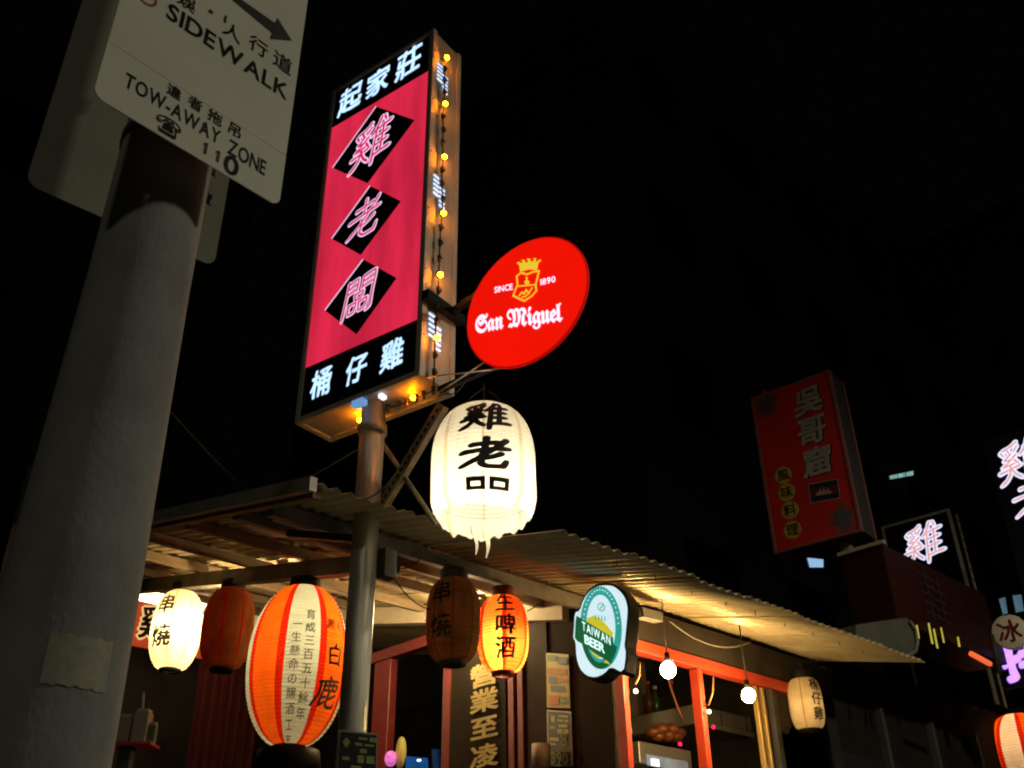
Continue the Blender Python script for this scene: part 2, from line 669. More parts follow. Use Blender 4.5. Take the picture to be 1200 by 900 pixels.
# shop building: walls around the open bay and the glazed room, flat roof deck behind the awning
sb = thing('shop_building', Frame(B(0, 0, 0), B.x, B.y), 'dark single storey eatery under the corrugated awning with red framed windows', 'building')
m = MB()
m.box(B, -0.7, 7.4, 4.6, 4.8, 0.13, 4.35)
m.build('rear_wall', WALLD, sb)
m = MB()
m.box(B, 3.25, 3.4, 0.0, 4.6, 0.13, 2.95)
m.box(B, 3.25, 3.4, 0.1, 4.6, 2.95, 3.15)
m.build('side_wall', WALLD, sb)
m = MB()
m.box(B, 1.43, 3.42, -0.03, 0.09, 2.958, 3.125)
m.build('wall_top_band', pmat('brown_band', (0.055, 0.042, 0.032), 0.8, var=0.4, spec=0.06), sb)
m = MB()
m.box(B, -0.7, -0.58, 2.5, 4.6, 0.13, 4.1)
m.build('bay_side_wall', WALLD, sb)
for (e0, e1, z0, z1) in ((1.43, 3.25, 0.13, 0.9),):
    m = MB()
    m.box(B, e0, e1, -0.02, 0.08, z0, z1)
    m.build('plinth_wall', WALLD, sb)
# window frame of the glazed room
wf = MB().box(B, 1.40, 3.18, -0.045, 0.015, 2.897, 2.955, bev=0.004).build('window_head', REDP, sb)
for e in (1.412, 2.012):
    MB().box(B, e - 0.019, e + 0.019, -0.045, 0.01, 0.9, 2.893, bev=0.004).build('window_post', REDP, sb)
MB().box(B, 2.67, 2.71, -0.04, 0.01, 0.9, 2.893).build('dark_mullion', DARKSTEEL, sb)
for e in (2.54, 2.60):
    MB().box(B, e - 0.010, e + 0.010, -0.03, 0.0, 0.9, 2.892, bev=0.003).build('sash_rail', pmat('brass_rail', (0.5, 0.33, 0.12), 0.4, 0.5), sb)
for e0, e1 in ((2.712, 3.2),):
    MB().box(B, e0, e1, -0.012, -0.006, 0.905, 2.89).build('window_pane', WGLASS, sb)
# entrance side (plane e = 1.4, faces the open bay)
m = MB()
m.box(B, 1.40, 1.46, 0.455, 0.62, 0.13, zr(0.5) - 0.11)
m.build('corner_post', pmat('dark_brown_post', (0.03, 0.022, 0.016), 0.6, spec=0.06), sb)
m = MB()
m.box(B, 1.41, 1.46, 0.05, 0.454, 0.13, 3.16)
m.build('entrance_wall_panel', WALLD, sb)
for r0, r1 in ((0.622, 0.665), (0.69, 0.735), (1.20, 1.26), (1.76, 1.92)):
    MB().box(B, 1.385, 1.44, r0, r1, 0.13, 3.17 if r1 < 1 else 3.2, bev=0.004).build('door_post', REDDARK, sb)
MB().box(B, 1.385, 1.44, 1.262, 2.3, 3.205, 3.27, bev=0.004).build('door_head', REDDARK, sb)
m = MB()
m.box(B, 1.41, 1.45, 0.737, 1.198, 0.13, 3.34)
m.build('entrance_panel', pmat('dark_green_panel', (0.015, 0.015, 0.011), 0.5, spec=0.06), sb)
# the pale boxed rafter above the entrance
vs = [B(e, r, zr(r) + dz) for r in (0.30, 4.6) for e, dz in ((1.36, -0.012), (1.44, -0.012), (1.44, -0.115), (1.36, -0.115))]
MB().add(vs, [(0, 1, 2, 3), (7, 6, 5, 4), (0, 4, 5, 1), (1, 5, 6, 2), (2, 6, 7, 3), (3, 7, 4, 0)]).build('boxed_rafter', CREAM, sb, recalc=True)
# interior of the glazed room
m = MB()
m.box(B, 1.5, 3.25, 1.3, 1.4, 0.13, 3.40)
m.build('kitchen_wall', pmat('kitchen_wall_paint', (0.22, 0.19, 0.14), 0.7, var=0.3), sb)

# ================================================================== awning
aw = thing('corrugated_awning', Frame(B(0, 0, 3.1), B.x, B.y), 'dirty cream corrugated sheet awning on timbers over the eatery front', 'awning')
SL = Vector((0, 1, 0.2126))
PER, AMP = 0.0635, 0.0085


def sheet_mesh(width, r0, r1, name):
    n = int(round(width / PER)) * 8
    me = bpy.data.meshes.new(name)
    vs, fs = [], []
    NR = 6
    for j in range(NR + 1):
        r = r0 + (r1 - r0) * j / NR
        for t in (0, 0.0012):
            for i in range(n + 1):
                e = width * i / n
                vs.append((e, r, zr(r) - 3.1 + AMP + t + AMP * math.sin(2 * math.pi * i / 8) + 0.003 * math.sin(r * 3.1 + e * 5)))
    W = n + 1
    for j in range(NR):
        a, b = j * 2 * W, (j + 1) * 2 * W
        for i in range(n):
            fs.append((a + i, b + i, b + i + 1, a + i + 1))
            fs.append((a + W + i, a + W + i + 1, b + W + i + 1, b + W + i))
        fs.append((a, a + W, b + W, b))
        fs.append((a + n, b + n, b + W + n, a + W + n))
    for j in (0, NR):
        a = j * 2 * W
        for i in range(n):
            fs.append((a + i, a + i + 1, a + W + i + 1, a + W + i) if j == 0 else (a + i, a + W + i, a + W + i + 1, a + i + 1))
    me.from_pydata(vs, [], fs)
    me.polygons.foreach_set('use_smooth', [True] * len(fs))
    me.materials.append(ROOFM)
    me.update()
    return me


wL = PER * 7
meL = sheet_mesh(wL, -0.23, 4.7, 'roof_sheet')
meR = sheet_mesh(PER * 7, -0.66, 4.7, 'roof_sheet')
e = -0.47
k = 0
while e < 3.0:
    me = meL if e < 0.30 else meR
    o = bpy.data.objects.new('roof_sheet', me)
    link(o, aw)
    o.location = (e, random.uniform(-.008, .008), 0.008 * (k % 2) + (0.006 if me is meR else 0))
    e += wL - PER * 0.5
    k += 1
    if e + wL > 3.2 and e < 3.0:
        pass


def sloped(e0, e1, r0, r1, top, bot, name, mat, parent=aw):
    vs = [B(e_, r_, zr(r_) + dz) for r_ in (r0, r1) for e_, dz in ((e0, top), (e1, top), (e1, bot), (e0, bot))]
    return MB().add(vs, [(0, 1, 2, 3), (7, 6, 5, 4), (0, 4, 5, 1), (1, 5, 6, 2), (2, 6, 7, 3), (3, 7, 4, 0)]).build(name, mat, parent, recalc=True)


sloped(-0.505, -0.475, -0.23, 4.7, 0.03, -0.025, 'verge_flashing', FLASH)
sloped(-0.47, -0.435, -0.2, 4.6, -0.004, -0.04, 'verge_board', TIMBER)
sloped(0.185, 0.245, 0.20, 4.6, -0.055, -0.135, 'rafter', BEAMP)
# the eave beam runs along the street
sloped(-0.43, 1.36, 0.14, 0.20, -0.004, -0.065, 'eave_beam', BEAMP)
sloped(1.45, 3.2, 0.09, 0.13, -0.004, -0.06, 'eave_beam', BEAMP)
for r in (0.42, 0.86, 1.42, 1.98, 2.6, 3.2, 3.8):
    sloped(-0.43, 1.355, r, r + 0.05, -0.002, -0.053, 'purlin', TIMBER)
for e_, r_, a_ in ((0.02, 0.36, 0.5),):
    m = MB()
    m.add([B(e_ + 0.15 * a - 0.3, r_ + 0.03 * math.sin(a * 2.2) + 0.30 * b, zr(r_ + 0.30 * b) - 0.012 - 0.02 * math.sin(a * 3 + b * 4) ** 2) for b in (0, .33, .66, 1) for a in range(4)],
          [(j * 4 + i, j * 4 + i + 1, j * 4 + i + 5, j * 4 + i + 4) for j in range(3) for i in range(3)], 0, True)
    m.build('patch_sheet', pmat('grey_patch', (0.45, 0.45, 0.42), 0.5), aw)

scr = MB()
for r in (-0.5, 0.165, 0.44, 0.88, 1.44):
    e_ = -0.4
    while e_ < 3.1:
        if r > -0.2 or e_ > 0.45:
            c = B(e_ + random.uniform(-.01, .01), r, zr(r) + 0.022)
            scr.tube([c - Z * 0.028, c + Z * .004], 0.0022, 6)
        e_ += PER * 4
scr.build('roofing_screws', DARKSTEEL, aw, {'kind': 'stuff'})

# ================================================================== steel post with its braces
PC = at(430, 600, 3.72)
PC.z = 0
post = thing('sign_post', PC, 'galvanised steel pipe post carrying the tall pink light box sign', 'post')
m = MB()
m.tube([PC + Z * 0.13, PC + Z * 1.5, PC + Z * 3.0, PC + Z * 3.70], 0.052, 28)
m.build('pipe', STEEL, post)
MB().lathe(PC, [(0.053, 3.52), (0.062, 3.52), (0.062, 3.56), (0.053, 3.56)], 28).build('collar', STEEL, post)
m = MB()
a, b = onS(517, 474, 0.10), onS(443, 597, 0.14)
m.rod(a, b, 0.005, 0.05)
xd = (b - a).normalized()
m.rod(a + S.y * 0.022, b + S.y * 0.022, 0.045, 0.005, Z)
br = m.build('angle_brace', RUST, post)
holes = MB()
L = (b - a).length
up = S.y.cross(xd)
for k in range(18):
    c = a + xd * (0.03 + k * 0.031) - S.y * 0.0036
    holes.box(Frame(c, xd, S.y, xd.cross(S.y)), -0.009, 0.009, -0.0006, 0.0006, -0.006, 0.006)
holes.build('slot_hole', BLACKP, post, {'kind': 'stuff'})
MB().tube([onS(443, 512, 0.16), onS(512, 616, 0.16)], 0.011, 10).build('tube_brace', RUST, post)
sd = MB()
sd.box(Frame((PC.x + 0.085, PC.y + 0.04, 0), B.x, B.y), -0.03, 0.03, -0.03, 0.03, 2.9, 3.02, bev=0.004)
sd.build('junction_box', DARKSTEEL, post)
# stub of roof bracket left of the post
MB().rod(PC + Vector((-0.02, 0, 3.05)), PC + Vector((-0.33, 0.10, 3.12)), 0.03, 0.03).build('bracket_arm', DARKSTEEL, post)

# ================================================================== the tall light box sign
SU0, SU1, SZ0, SZ1, SD = -0.445, 0.268, 3.645, 5.695, 0.225
ts = thing('light_box_sign', Frame(S(0, SD / 2, SZ0), S.x, S.y), 'tall pink and black light box sign with three black diamonds on a steel post', 'sign')
m = MB()
m.box(S, SU0 + 0.012, SU1 - 0.004, 0.012, SD - 0.012, SZ0 + 0.012, SZ1 - 0.01)
m.build('casing', ALUFACE, ts)
fw = 0.026
for args in ((SU0, SU0 + fw, 0, SD, SZ0, SZ1),):
    MB().box(S, *args, bev=0.003).build('frame_profile', ALU, ts)
MB().box(S, SU1 - fw, SU1 + 0.002, -0.001, 0.03, SZ0 - .001, SZ1 + .001, bev=0.003).build('frame_profile', ALU, ts)
MB().box(S, SU1 - fw, SU1 + 0.002, SD - 0.03, SD + .001, SZ0 - .001, SZ1 + .001, bev=0.003).build('frame_profile', ALU, ts)
MB().box(S, SU0 + fw, SU1 - fw, 0, 0.03, SZ1 - fw, SZ1, bev=0.003).build('frame_profile', ALU, ts)
MB().box(S, SU0 + fw, SU1 - fw, 0, 0.03, SZ0, SZ0 + fw, bev=0.003).build('frame_profile', ALU, ts)
MB().box(S, SU0 + fw, SU1 - fw, SD - 0.03, SD, SZ0, SZ0 + fw, bev=0.003).build('frame_profile', ALU, ts)
PINK = emat('backlit_pink_acrylic', lin((230, 42, 76)), 1.0, var=0.42, scale=2.6, gloss=True, stretch=(3.2, 1, 0.5))
BLKAC = pmat('black_acrylic', (0.01, 0.01, 0.014), 0.15, bump=0, var=0.1)
WHT = emat('backlit_white_lettering', lin((196, 226, 255)), 1.05, var=0.15, scale=8)
PNKL = emat('backlit_pink_lettering', lin((205, 40, 90)), 1.0)
PALE = emat('backlit_pale_outline', lin((240, 205, 240)), 1.0)
a = onS(501, 84)
b = onS(381, 151)
ztop = (a.z + b.z) / 2
a = onS(489, 374)
b = onS(352, 431)
zbot = (a.z + b.z) / 2
yf = 0.008
MB().box(S, SU0 + fw, SU1 - fw, yf, 0.02, zbot, ztop).build('pink_panel', PINK, ts)
bandT = MB().box(S, SU0 + fw, SU1 - fw, yf, 0.02, ztop + .001, SZ1 - fw).build('black_band', BLKAC, ts)
bandB = MB().box(S, SU0 + fw, SU1 - fw, yf, 0.02, SZ0 + fw, zbot - .001).build('black_band', BLKAC, ts)


def SP(x, y, off):
    p = onS(x, y, yf)
    return p - S.y * off


DIA = []
dia = [[(441, 125), (486, 141), (431, 215), (390, 197)], [(434, 218), (470, 236), (423, 299), (389, 280)], [(426, 304), (465, 326), (418, 392), (381, 364)]]
for q in dia:
    dq = MB().prism([SP(x, y, 0.0012) for x, y in q], -S.y, 0.001).build('black_diamond', BLKAC, ts, recalc=True)
    DIA.append(dq)
    p0, p1 = SP(*q[3], 0.0025), SP(*q[0], 0.0025)
    MB().rod(p0, p1, 0.001, 0.007, up=-S.y.cross((p1 - p0).normalized())).build('edge_line', PALE, dq)


def signchar(ch, cx, cy, hpx, mat, bold, off, shear=0.0, brush=0.03, seed=0, sx=1.0, par=None):
    c = SP(cx, cy, off)
    top, bot = onS(cx, cy - hpx / 2), onS(cx, cy + hpx / 2)
    size = (top.z - bot.z)
    return char(ch, flat(c, S.x, Z, size, 0, sx=sx), mat, par or ts, bold=bold, shear=shear, brush=brush, seed=seed)


for ch, x, y, h in (('起', 410, 116, 29), ('家', 442, 97, 29), ('莊', 478, 74, 31), ('桶', 376, 449, 33), ('仔', 417, 433, 33), ('雞', 459, 416, 35)):
    signchar(ch, x, y, h, WHT, 0.028, 0.0015, shear=0.08, brush=0.038, sx=0.88, seed=x % 7, par=bandT if y < 200 else bandB)
for (ch, x, y, h), dq in zip((('雞', 436, 168, 51), ('老', 428, 256, 45), ('闆', 421, 347, 46)), DIA):
    sz_ = onS(x, y - h / 2).z - onS(x, y + h / 2).z
    ink(ch, flat(SP(x, y, 0.0028), S.x, Z, sz_, 0, sx=0.90), PALE, dq, 0.044, 1, 0.12)
    ink(ch, flat(SP(x, y, 0.0042), S.x, Z, sz_, 0, sx=0.90), PNKL, dq, 0.012, 1, 0.12)

# louvre slots on the side, white tubes shining through
SLOT = emat('tube_light_through_slots', lin((205, 222, 255)), 1.5)
for (vx, vy) in ((519, 90), (515, 222), (510, 386)):
    c = pl(vx, vy, S(SU1, 0, 0), S.x)
    _, dd, zz = S.coords(c)
    for colm, dz in ((-0.022, 0.0), (0.022, -0.045)):
        for k in range(5):
            z_ = zz + 0.06 - k * 0.026 + dz
            m = MB()
            m.box(S, SU1 - 0.002, SU1 + 0.0005, dd + colm - 0.02, dd + colm + 0.018, z_ - 0.0045, z_ + 0.0045)
            m.build('louvre_slot', SLOT, ts)
            MB().box(S, SU1 + 0.0006, SU1 + 0.008, dd + colm - 0.021, dd + colm + 0.019, z_ + 0.0048, z_ + 0.0075).build('louvre_hood', ALUFACE, ts)
# tube light leaking out, built as glowing blocks, at the underside beside the post
MB().box(S, -0.10, -0.04, -0.004, 0.03, SZ0 - 0.028, SZ0 - 0.003).build('underside_light_leak', emat('cool_tube_leak', lin((120, 170, 230)), 0.7), ts)
MB().box(S, 0.03, 0.05, 0.02, 0.05, SZ0 - 0.02, SZ0 - 0.003).build('underside_light_leak', emat('white_tube_leak', lin((230, 240, 255)), 1.5), ts)
for k in range(6):
    z_ = SZ0 + 0.2 + k * 0.34
    MB().ball(S(SU1 + 0.003, 0.016, z_), 0.004, 6, 4).build('rivet', DARKSTEEL, ts)

# string of bulbs round the box
AMB = emat('amber_bulb_glass', (1.0, 0.23, 0.0012), 170.0)
DIMB = pmat('unlit_bulb_glass', (0.20, 0.12, 0.05), 0.2, bump=0)
sl = thing('string_light', S(SU1 + 0.03, 0.11, 4.7), 'string of small amber bulbs down the side of the pink sign', 'string light')
lit_px = [(522, 68), (520, 122), (519, 184), (518, 250), (514, 322), (510, 396)]
spine = []
prev = None
for (x, y) in lit_px:
    _, dd, zz = S.coords(pl(x, y, S(SU1 + 0.022, 0, 0), S.x))
    c = S(SU1 + 0.022, dd, zz)
    if prev is not None:
        for t in (0.25, 0.5, 0.75):
            spine.append((prev.lerp(c, t) + S.y * random.uniform(-.006, .006), 0))
    spine.append((c, 1))
    prev = c
for t in (0.06, 0.12, 0.18):
    spine.append((prev - Z * t * 1.4, 0))
for u, litb in ((0.20, 0), (0.155, 0), (0.105, 0), (0.06, 0), (0.01, 0), (-0.04, 0), (-0.085, 0), (-0.13, 0)):
    spine.append((S(u, 0.11 + random.uniform(-.008, .008), SZ0 - 0.022), 0))
low = []
for (x, y) in ((484, 466), (421, 492)):
    low.append(pl(x, y, S(0, 0, SZ0 - 0.018), Z))
MB().tube([p for p, _ in spine], 0.0035, 6).build('cable', WIREM, sl)
for p, litb in spine:
    MB().tube([p - Z * 0.016, p + Z * 0.016], 0.008, 8, rads=[0.007, 0.010]).build('socket', WIREM, sl)
    out = S.x if p.z > SZ0 + 0.01 else -Z
    b_ = MB().ball(p + out * 0.009 + Z * -0.004, 0.0115 if litb else 0.009, 10, 8)
    b_.build('bulb', AMB if litb else DIMB, sl)
for p in low:
    MB().ball(p, 0.0105, 10, 8).build('bulb', AMB, sl)

# steel arm across the side of the box, carrying the round sign
arm = thing('sign_bracket', S(SU1 + 0.02, 0.1, 4.05), 'black steel bracket arm between the pink sign and the round red sign', 'bracket')
c0 = pl(500, 344, S(SU1 + 0.03, 0, 0), S.x)
_, d0, z0 = S.coords(c0)
ca = S(0.60, 0.08, 3.99)
MB().rod(S(SU1 + 0.022, -0.01, z0), S(SU1 + 0.022, SD + 0.02, z0), 0.035, 0.045).build('cross_bar', BLACKP, arm)
MB().rod(S(SU1 + 0.04, 0.16, z0), S(0.55, 0.10, z0 - 0.005), 0.022, 0.03).build('arm_bar', BLACKP, arm)
zl = z0 - 0.40
MB().rod(S(SU1 + 0.004, 0.12, zl), S(0.63, 0.10, zl + 0.0), 0.02, 0.025).build('arm_bar', BLACKP, arm)
MB().tube([S(SU1 + 0.004, 0.05, zl + .03), S(0.62, 0.09, zl - 0.035)], 0.004, 6).build('tie_rod', STEEL, arm)
MB().tube([S(SU1 + 0.004, 0.10, zl - .03), S(0.60, 0.09, zl + 0.045)], 0.004, 6).build('tie_rod', STEEL, arm)
MB().tube(hang(S(SU1 + 0.02, 0.12, zl), S(0.44, 0.10, zl + .0), 0.05), 0.0025, 6).build('cable', WIREM, arm)

# ================================================================== round red beer sign
RU, RZ, RR = 0.790, 3.785, 0.283
rs = thing('round_beer_sign', Frame(S(RU, 0.03, RZ), S.x, S.y), 'round red light box beer sign with a gold crowned crest and white blackletter', 'sign')
m = MB()
fr = Frame(S(RU, 0, RZ), S.x, Z, -S.y)
m.lathe(None, [(0.0001, 0.0), (RR - 0.006, 0.0)], 96, ax=Frame(S(RU, -0.001, RZ), S.x, Z, -S.y))
rface = m.build('face', emat('backlit_red_acrylic', lin((246, 20, 4)), 1.0, var=0.12, scale=3, gloss=True), rs, recalc=False)
m = MB()
m.lathe(None, [(RR - 0.006, 0.002), (RR, 0.0), (RR, -0.008), (RR - 0.02, -0.03), (RR - 0.06, -0.05), (0.0001, -0.05)], 96, ax=fr)
m.build('rim', emat('red_rim_acrylic', lin((190, 14, 6)), 0.7), rs)
GOLD = emat('backlit_yellow', lin((235, 205, 50)), 0.95)
RWHT = emat('backlit_white_on_red', lin((250, 225, 245)), 1.0)


def RPt(x, y, off=0.003):
    return onS(x, y, -0.001) - S.y * off


def strip_px(pts, wpx, mat, parent, name, closed=False, off=0.003, P=RPt):
    """a flat painted stroke through picture positions on the sign plane"""
    P3 = [P(x, y, off) for x, y in pts]
    if closed:
        P3.append(P3[0])
    wd = wpx * (P(pts[0][0] + 1, pts[0][1], off) - P(pts[0][0], pts[0][1], off)).length
    m = MB()
    for i in range(len(P3) - 1):
        a, b = P3[i], P3[i + 1]
        t = (b - a).normalized()
        s_ = t.cross(S.y).normalized() * wd / 2
        ext = t * wd * 0.35
        sh = -S.y * 0.00002 * i
        m.add([a - s_ - ext + sh, b - s_ + ext + sh, b + s_ + ext + sh, a + s_ - ext + sh], [(0, 1, 2, 3)])
    return m.build(name, mat, parent)


shield = [(606, 324), (611, 320), (618, 322), (625, 319), (632, 318), (630, 327), (628, 334), (629, 341), (624, 347), (615, 353), (608, 350), (602, 347), (604, 341), (607, 334)]
strip_px(shield, 1.7, GOLD, rface, 'crest_shield', True)
strip_px([(606, 336), (629, 334)], 1.3, GOLD, rface, 'crest_bar', off=.0035)
MB().add([RPt(x, y, 0.0036) for x, y in ((616, 334), (615, 330), (617, 329), (616.5, 325), (619, 325), (618.5, 329), (621, 330), (620.5, 333.5))], [tuple(range(8))]).build('crest_tower', GOLD, rface)
strip_px([(609, 347), (612, 343), (615, 345), (617, 340), (620, 344), (624, 338)], 1.6, GOLD, rface, 'crest_beast', off=.0037)
strip_px([(612, 349), (616, 348), (621, 344)], 1.4, GOLD, rface, 'crest_beast', off=.0037)
crown = [(610, 319), (609, 311), (606, 309), (608, 307), (612, 309), (613, 307), (611, 305), (615, 305), (616, 308), (619, 308), (619, 305.5), (617.5, 303.5), (622, 303.5), (622, 307), (625, 307), (626, 304.5), (625, 303), (629, 303), (628, 306.5), (631, 307), (632, 304.5), (635, 305), (631, 309), (630, 317), (620, 316)]
MB().add([RPt(x, y, 0.003) for x, y in crown], [tuple(range(len(crown)))]).build('crest_crown', GOLD, rface)
line('SINCE', RPt(580, 340, 0), RPt(601, 336, 0), 0.040, Z, RWHT, rface, bold=0.02, off=0.003)
line('1890', RPt(634, 331, 0), RPt(651, 327, 0), 0.040, Z, RWHT, rface, bold=0.02, off=0.003)
line('𝕾𝖆𝖓', RPt(558, 381, 0), RPt(590, 375, 0), 0.108, Z, RWHT, rface, bold=0.022, off=0.003, gap=0.02)
line('𝕸𝖎𝖌𝖚𝖊𝖑', RPt(595, 374, 0), RPt(659, 366, 0), 0.108, Z, RWHT, rface, bold=0.022, off=0.003, gap=0.02)


# ================================================================== lanterns
def lantern(loc, Rr, H, ncell, label, cat='lantern', group=None, stripes=None, mats=None, bulb=None, cap_r=0.42, power=2.6,
            caps=True, torn=False, sag=0.008, hook=0.06, bulb_z=0.45, bulb_r=0.03, rot=0.0, seam=True, capmat=None, segs=72, bulbmat=None, ex=0.58, bulb_xy=(0, 0)):
    """paper lantern hanging with its top rim at loc"""
    loc = Vector(loc)
    F = Frame(loc, Vector((math.cos(rot), math.sin(rot), 0)), Vector((-math.sin(rot), math.cos(rot), 0)))
    t = thing('paper_lantern', F, label, cat, group)
    rc = Rr * cap_r

    def rad(z):                      # z from 0 (top) to -H
        s_ = abs(2 * (-z / H) - 1)
        if torn:
            if -z / H > 0.5:
                s_ = max(0.0, (2 * (-z / H) - 1)) * 0.25
        return rc + (Rr - rc) * (max(0.0, 1 - s_ ** power)) ** ex if s_ < 1 else rc
    sub = 4
    rows = []
    for i in range(ncell * sub + 1):
        f = i / (ncell * sub)
        # rings lie closer together near the two ends
        z = -H * f
        ph = (i % sub) / sub
        r_ = rad(z) - sag * Rr / 0.15 * math.sin(math.pi * ph) * 0.6
        rows.append((r_, z))
    m = MB()
    n = segs
    vs, fs, mi = [], [], []
    for j, (r_, z) in enumerate(rows):
        for k in range(n):
            q = 2 * math.pi * k / n
            rr, zz = r_, z
            rr *= 1 + 0.006 * math.sin(3 * q + z * 9)
            if torn:
                f = -z / H
                if f > 0.8:
                    zz += (f - 0.8) * H * (0.16 * math.sin(q * 2 + 1) + 0.12 * math.sin(q * 7)) * 0.5 + (0.006 * math.sin(q * 17 + f * 9) + 0.004 * math.sin(q * 29)) * (f - 0.8) * 5
                    rr *= 1 - (f - 0.8) ** 2 * 3.6 + 0.012 * math.sin(q * 11 + f * 20) * (f - 0.8) * 5
            vs.append(F(rr * math.cos(q), rr * math.sin(q), zz))
    for j in range(len(rows) - 1):
        for k in range(n):
            fs.append((j * n + k, (j + 1) * n + k, (j + 1) * n + (k + 1) % n, j * n + (k + 1) % n))
            ang = (k + 0.5) / n * 360
            mi.append(stripes(ang) if stripes else 0)
    m.v, m.f, m.mi, m.sm = vs, fs, mi, [True] * len(fs)
    sh = m.build('paper_shell', mats, t)
    # bamboo rings as fine dark lines
    rg = MB()
    for i in range(ncell + 1):
        r_, z = rows[i * sub]
        if torn and -z / H > 0.8:
            continue
        rg.tube([F((r_ - 0.0016) * math.cos(2 * math.pi * k / 40), (r_ - 0.0016) * math.sin(2 * math.pi * k / 40), z) for k in range(41)], 0.0011, 4, cap=False)
    rg.build('bamboo_rings', pmat('bamboo', (0.30, 0.2, 0.1), 0.6, bump=0), t, {'kind': 'stuff'})
    capmat = capmat or BLACKP
    if caps:
        MB().lathe(None, [(rc * 0.72, 0.042), (rc * 1.03, 0.045), (rc * 1.07, 0.04), (rc * 1.07, -0.004), (rc * 0.98, -0.012), (rc * 0.72, -0.008)], 40, ax=F).build('top_rim', capmat, t)
        if not torn:
            MB().lathe(None, [(rc * 0.72, -H + 0.012), (rc * 1.03, -H + 0.012), (rc * 1.03, -H - 0.014), (rc * 0.72, -H - 0.016)], 40, ax=F).build('bottom_rim', capmat, t)
    hk = MB()
    apex = F(0, 0, hook)
    for s_ in (-1, 1):
        hk.tube([F(s_ * rc * 0.9, 0, 0.01), F(s_ * rc * 0.55, 0, hook * 0.6), apex], 0.0018, 6)
    hk.tube([apex, apex + Z * 0.02], 0.0022, 6)
    hk.build('wire_handle', WIREM, t)
    if bulb:
        bz = -H * bulb_z
        MB().tube([F(0, 0, hook), F(0, 0, bz + bulb_r + 0.03)], 0.003, 6).build('lamp_cord', WIREM, t)
        MB().tube([F(0, 0, bz + bulb_r + 0.035), F(0, 0, bz + bulb_r * 0.9)], 0.013, 10).build('lamp_holder', WHITEP, t)
        bm_ = bulbmat or emat('lantern_bulb_%d' % round(bulb[3]), bulb[:3], bulb[3])
        MB().ball(F(bulb_xy[0], bulb_xy[1], bz), bulb_r, 16, 12).build('bulb', bm_, t)

    def wrap(ang0, zc, size, sx=1.0, sy=1.0, off=0.0025):
        """maps an em square onto the paper around angle ang0 (world azimuth from the x axis)"""
        a0 = R(ang0) - rot

        def f(x, y):
            z = zc + y * size * sy
            z = max(-H * 0.995, min(-H * 0.005, z))
            rr = rad(z) + off
            if torn and -z / H > 0.8:
                rr *= 1 - (-z / H - 0.8) ** 2 * 3.6
            # to the reader's right is anticlockwise seen from above
            q = a0 + x * size * sx / (Rr)
            return F(rr * math.cos(q), rr * math.sin(q), z)
        return f
    return sh, wrap


def view_angle(p):
    """direction (deg, world) from a point towards the viewer"""
    return math.degrees(math.atan2(CAM.y - p[1], CAM.x - p[0]))


PYEL = paper('cream_lantern_paper', (0.92, 0.80, 0.55), 0.6)
PWHITE = paper('white_lantern_paper', (0.93, 0.90, 0.78), 0.6, 0.08)
PORANGE = paper('orange_lantern_paper', (0.95, 0.155, 0.010), 0.62)
PREDSEAM = paper('red_seam_paper', (0.60, 0.02, 0.005), 0.6)
PMINT = paper('pale_green_lantern_paper', (0.50, 0.66, 0.56), 0.58, 0.1)
PREDL = paper('faded_red_lantern_paper', (0.42, 0.15, 0.05), 0.55, 0.35)
PDUST = paper('dusty_red_lantern_paper', (0.60, 0.33, 0.13), 0.55, 0.4)
PHOT = paper('red_orange_lantern_paper', (0.95, 0.10, 0.015), 0.62)
PHOTY = paper('yellow_gore_lantern_paper', (0.97, 0.30, 0.05), 0.62)

# --- the big white one under the round sign
p = at(567, 485, 3.42)
ang = view_angle(p)
t, wr = lantern(p, 0.200, 0.452, 25, 'large torn white paper lantern hanging below the round red sign', mats=[PWHITE, paper('white_seam_paper', (0.80, 0.70, 0.48), 0.55)],
                stripes=lambda a: 1 if (a % 45) < 2.6 else 0, cap_r=0.50, power=2.5, torn=True, caps=False, bulb=(1.0, 0.86, 0.60, 100.0), bulb_r=0.04, bulb_z=0.74, hook=0.12, sag=0.003, segs=140)
for ch, z, sx, sy, seed in (('雞', -0.108, 1.36, 0.92, 3), ('老', -0.272, 1.34, 0.88, 4)):
    ink(ch, wr(ang + 3, z, 0.150, sx, sy, 0.003), INK, t, 0.046 if ch == '雞' else 0.066, seed, 0.05)
for k, (x0, x1) in enumerate(((-0.075, -0.005), (0.010, 0.085))):
    wv = wr(ang + 3, -0.384, 1.0, 1, 1, 0.004)
    m = MB()
    zt, zb = 0.018, -0.024
    lw = 0.017
    for (a0, a1, b0, b1) in ((x0, x1, zt - lw, zt), (x0, x0 + lw, zb, zt), (x1 - lw, x1, zb, zt), (x0, x1, zb - 0.004, zb + 0.008)):
        nx = 8
        vs = [wv(a0 + (a1 - a0) * i / nx, b) for b in (b0, b1) for i in range(nx + 1)]
        m.add(vs, [(i, i + 1, i + nx + 2, i + nx + 1) for i in range(nx)])
    m.build('lettering', INK, t)
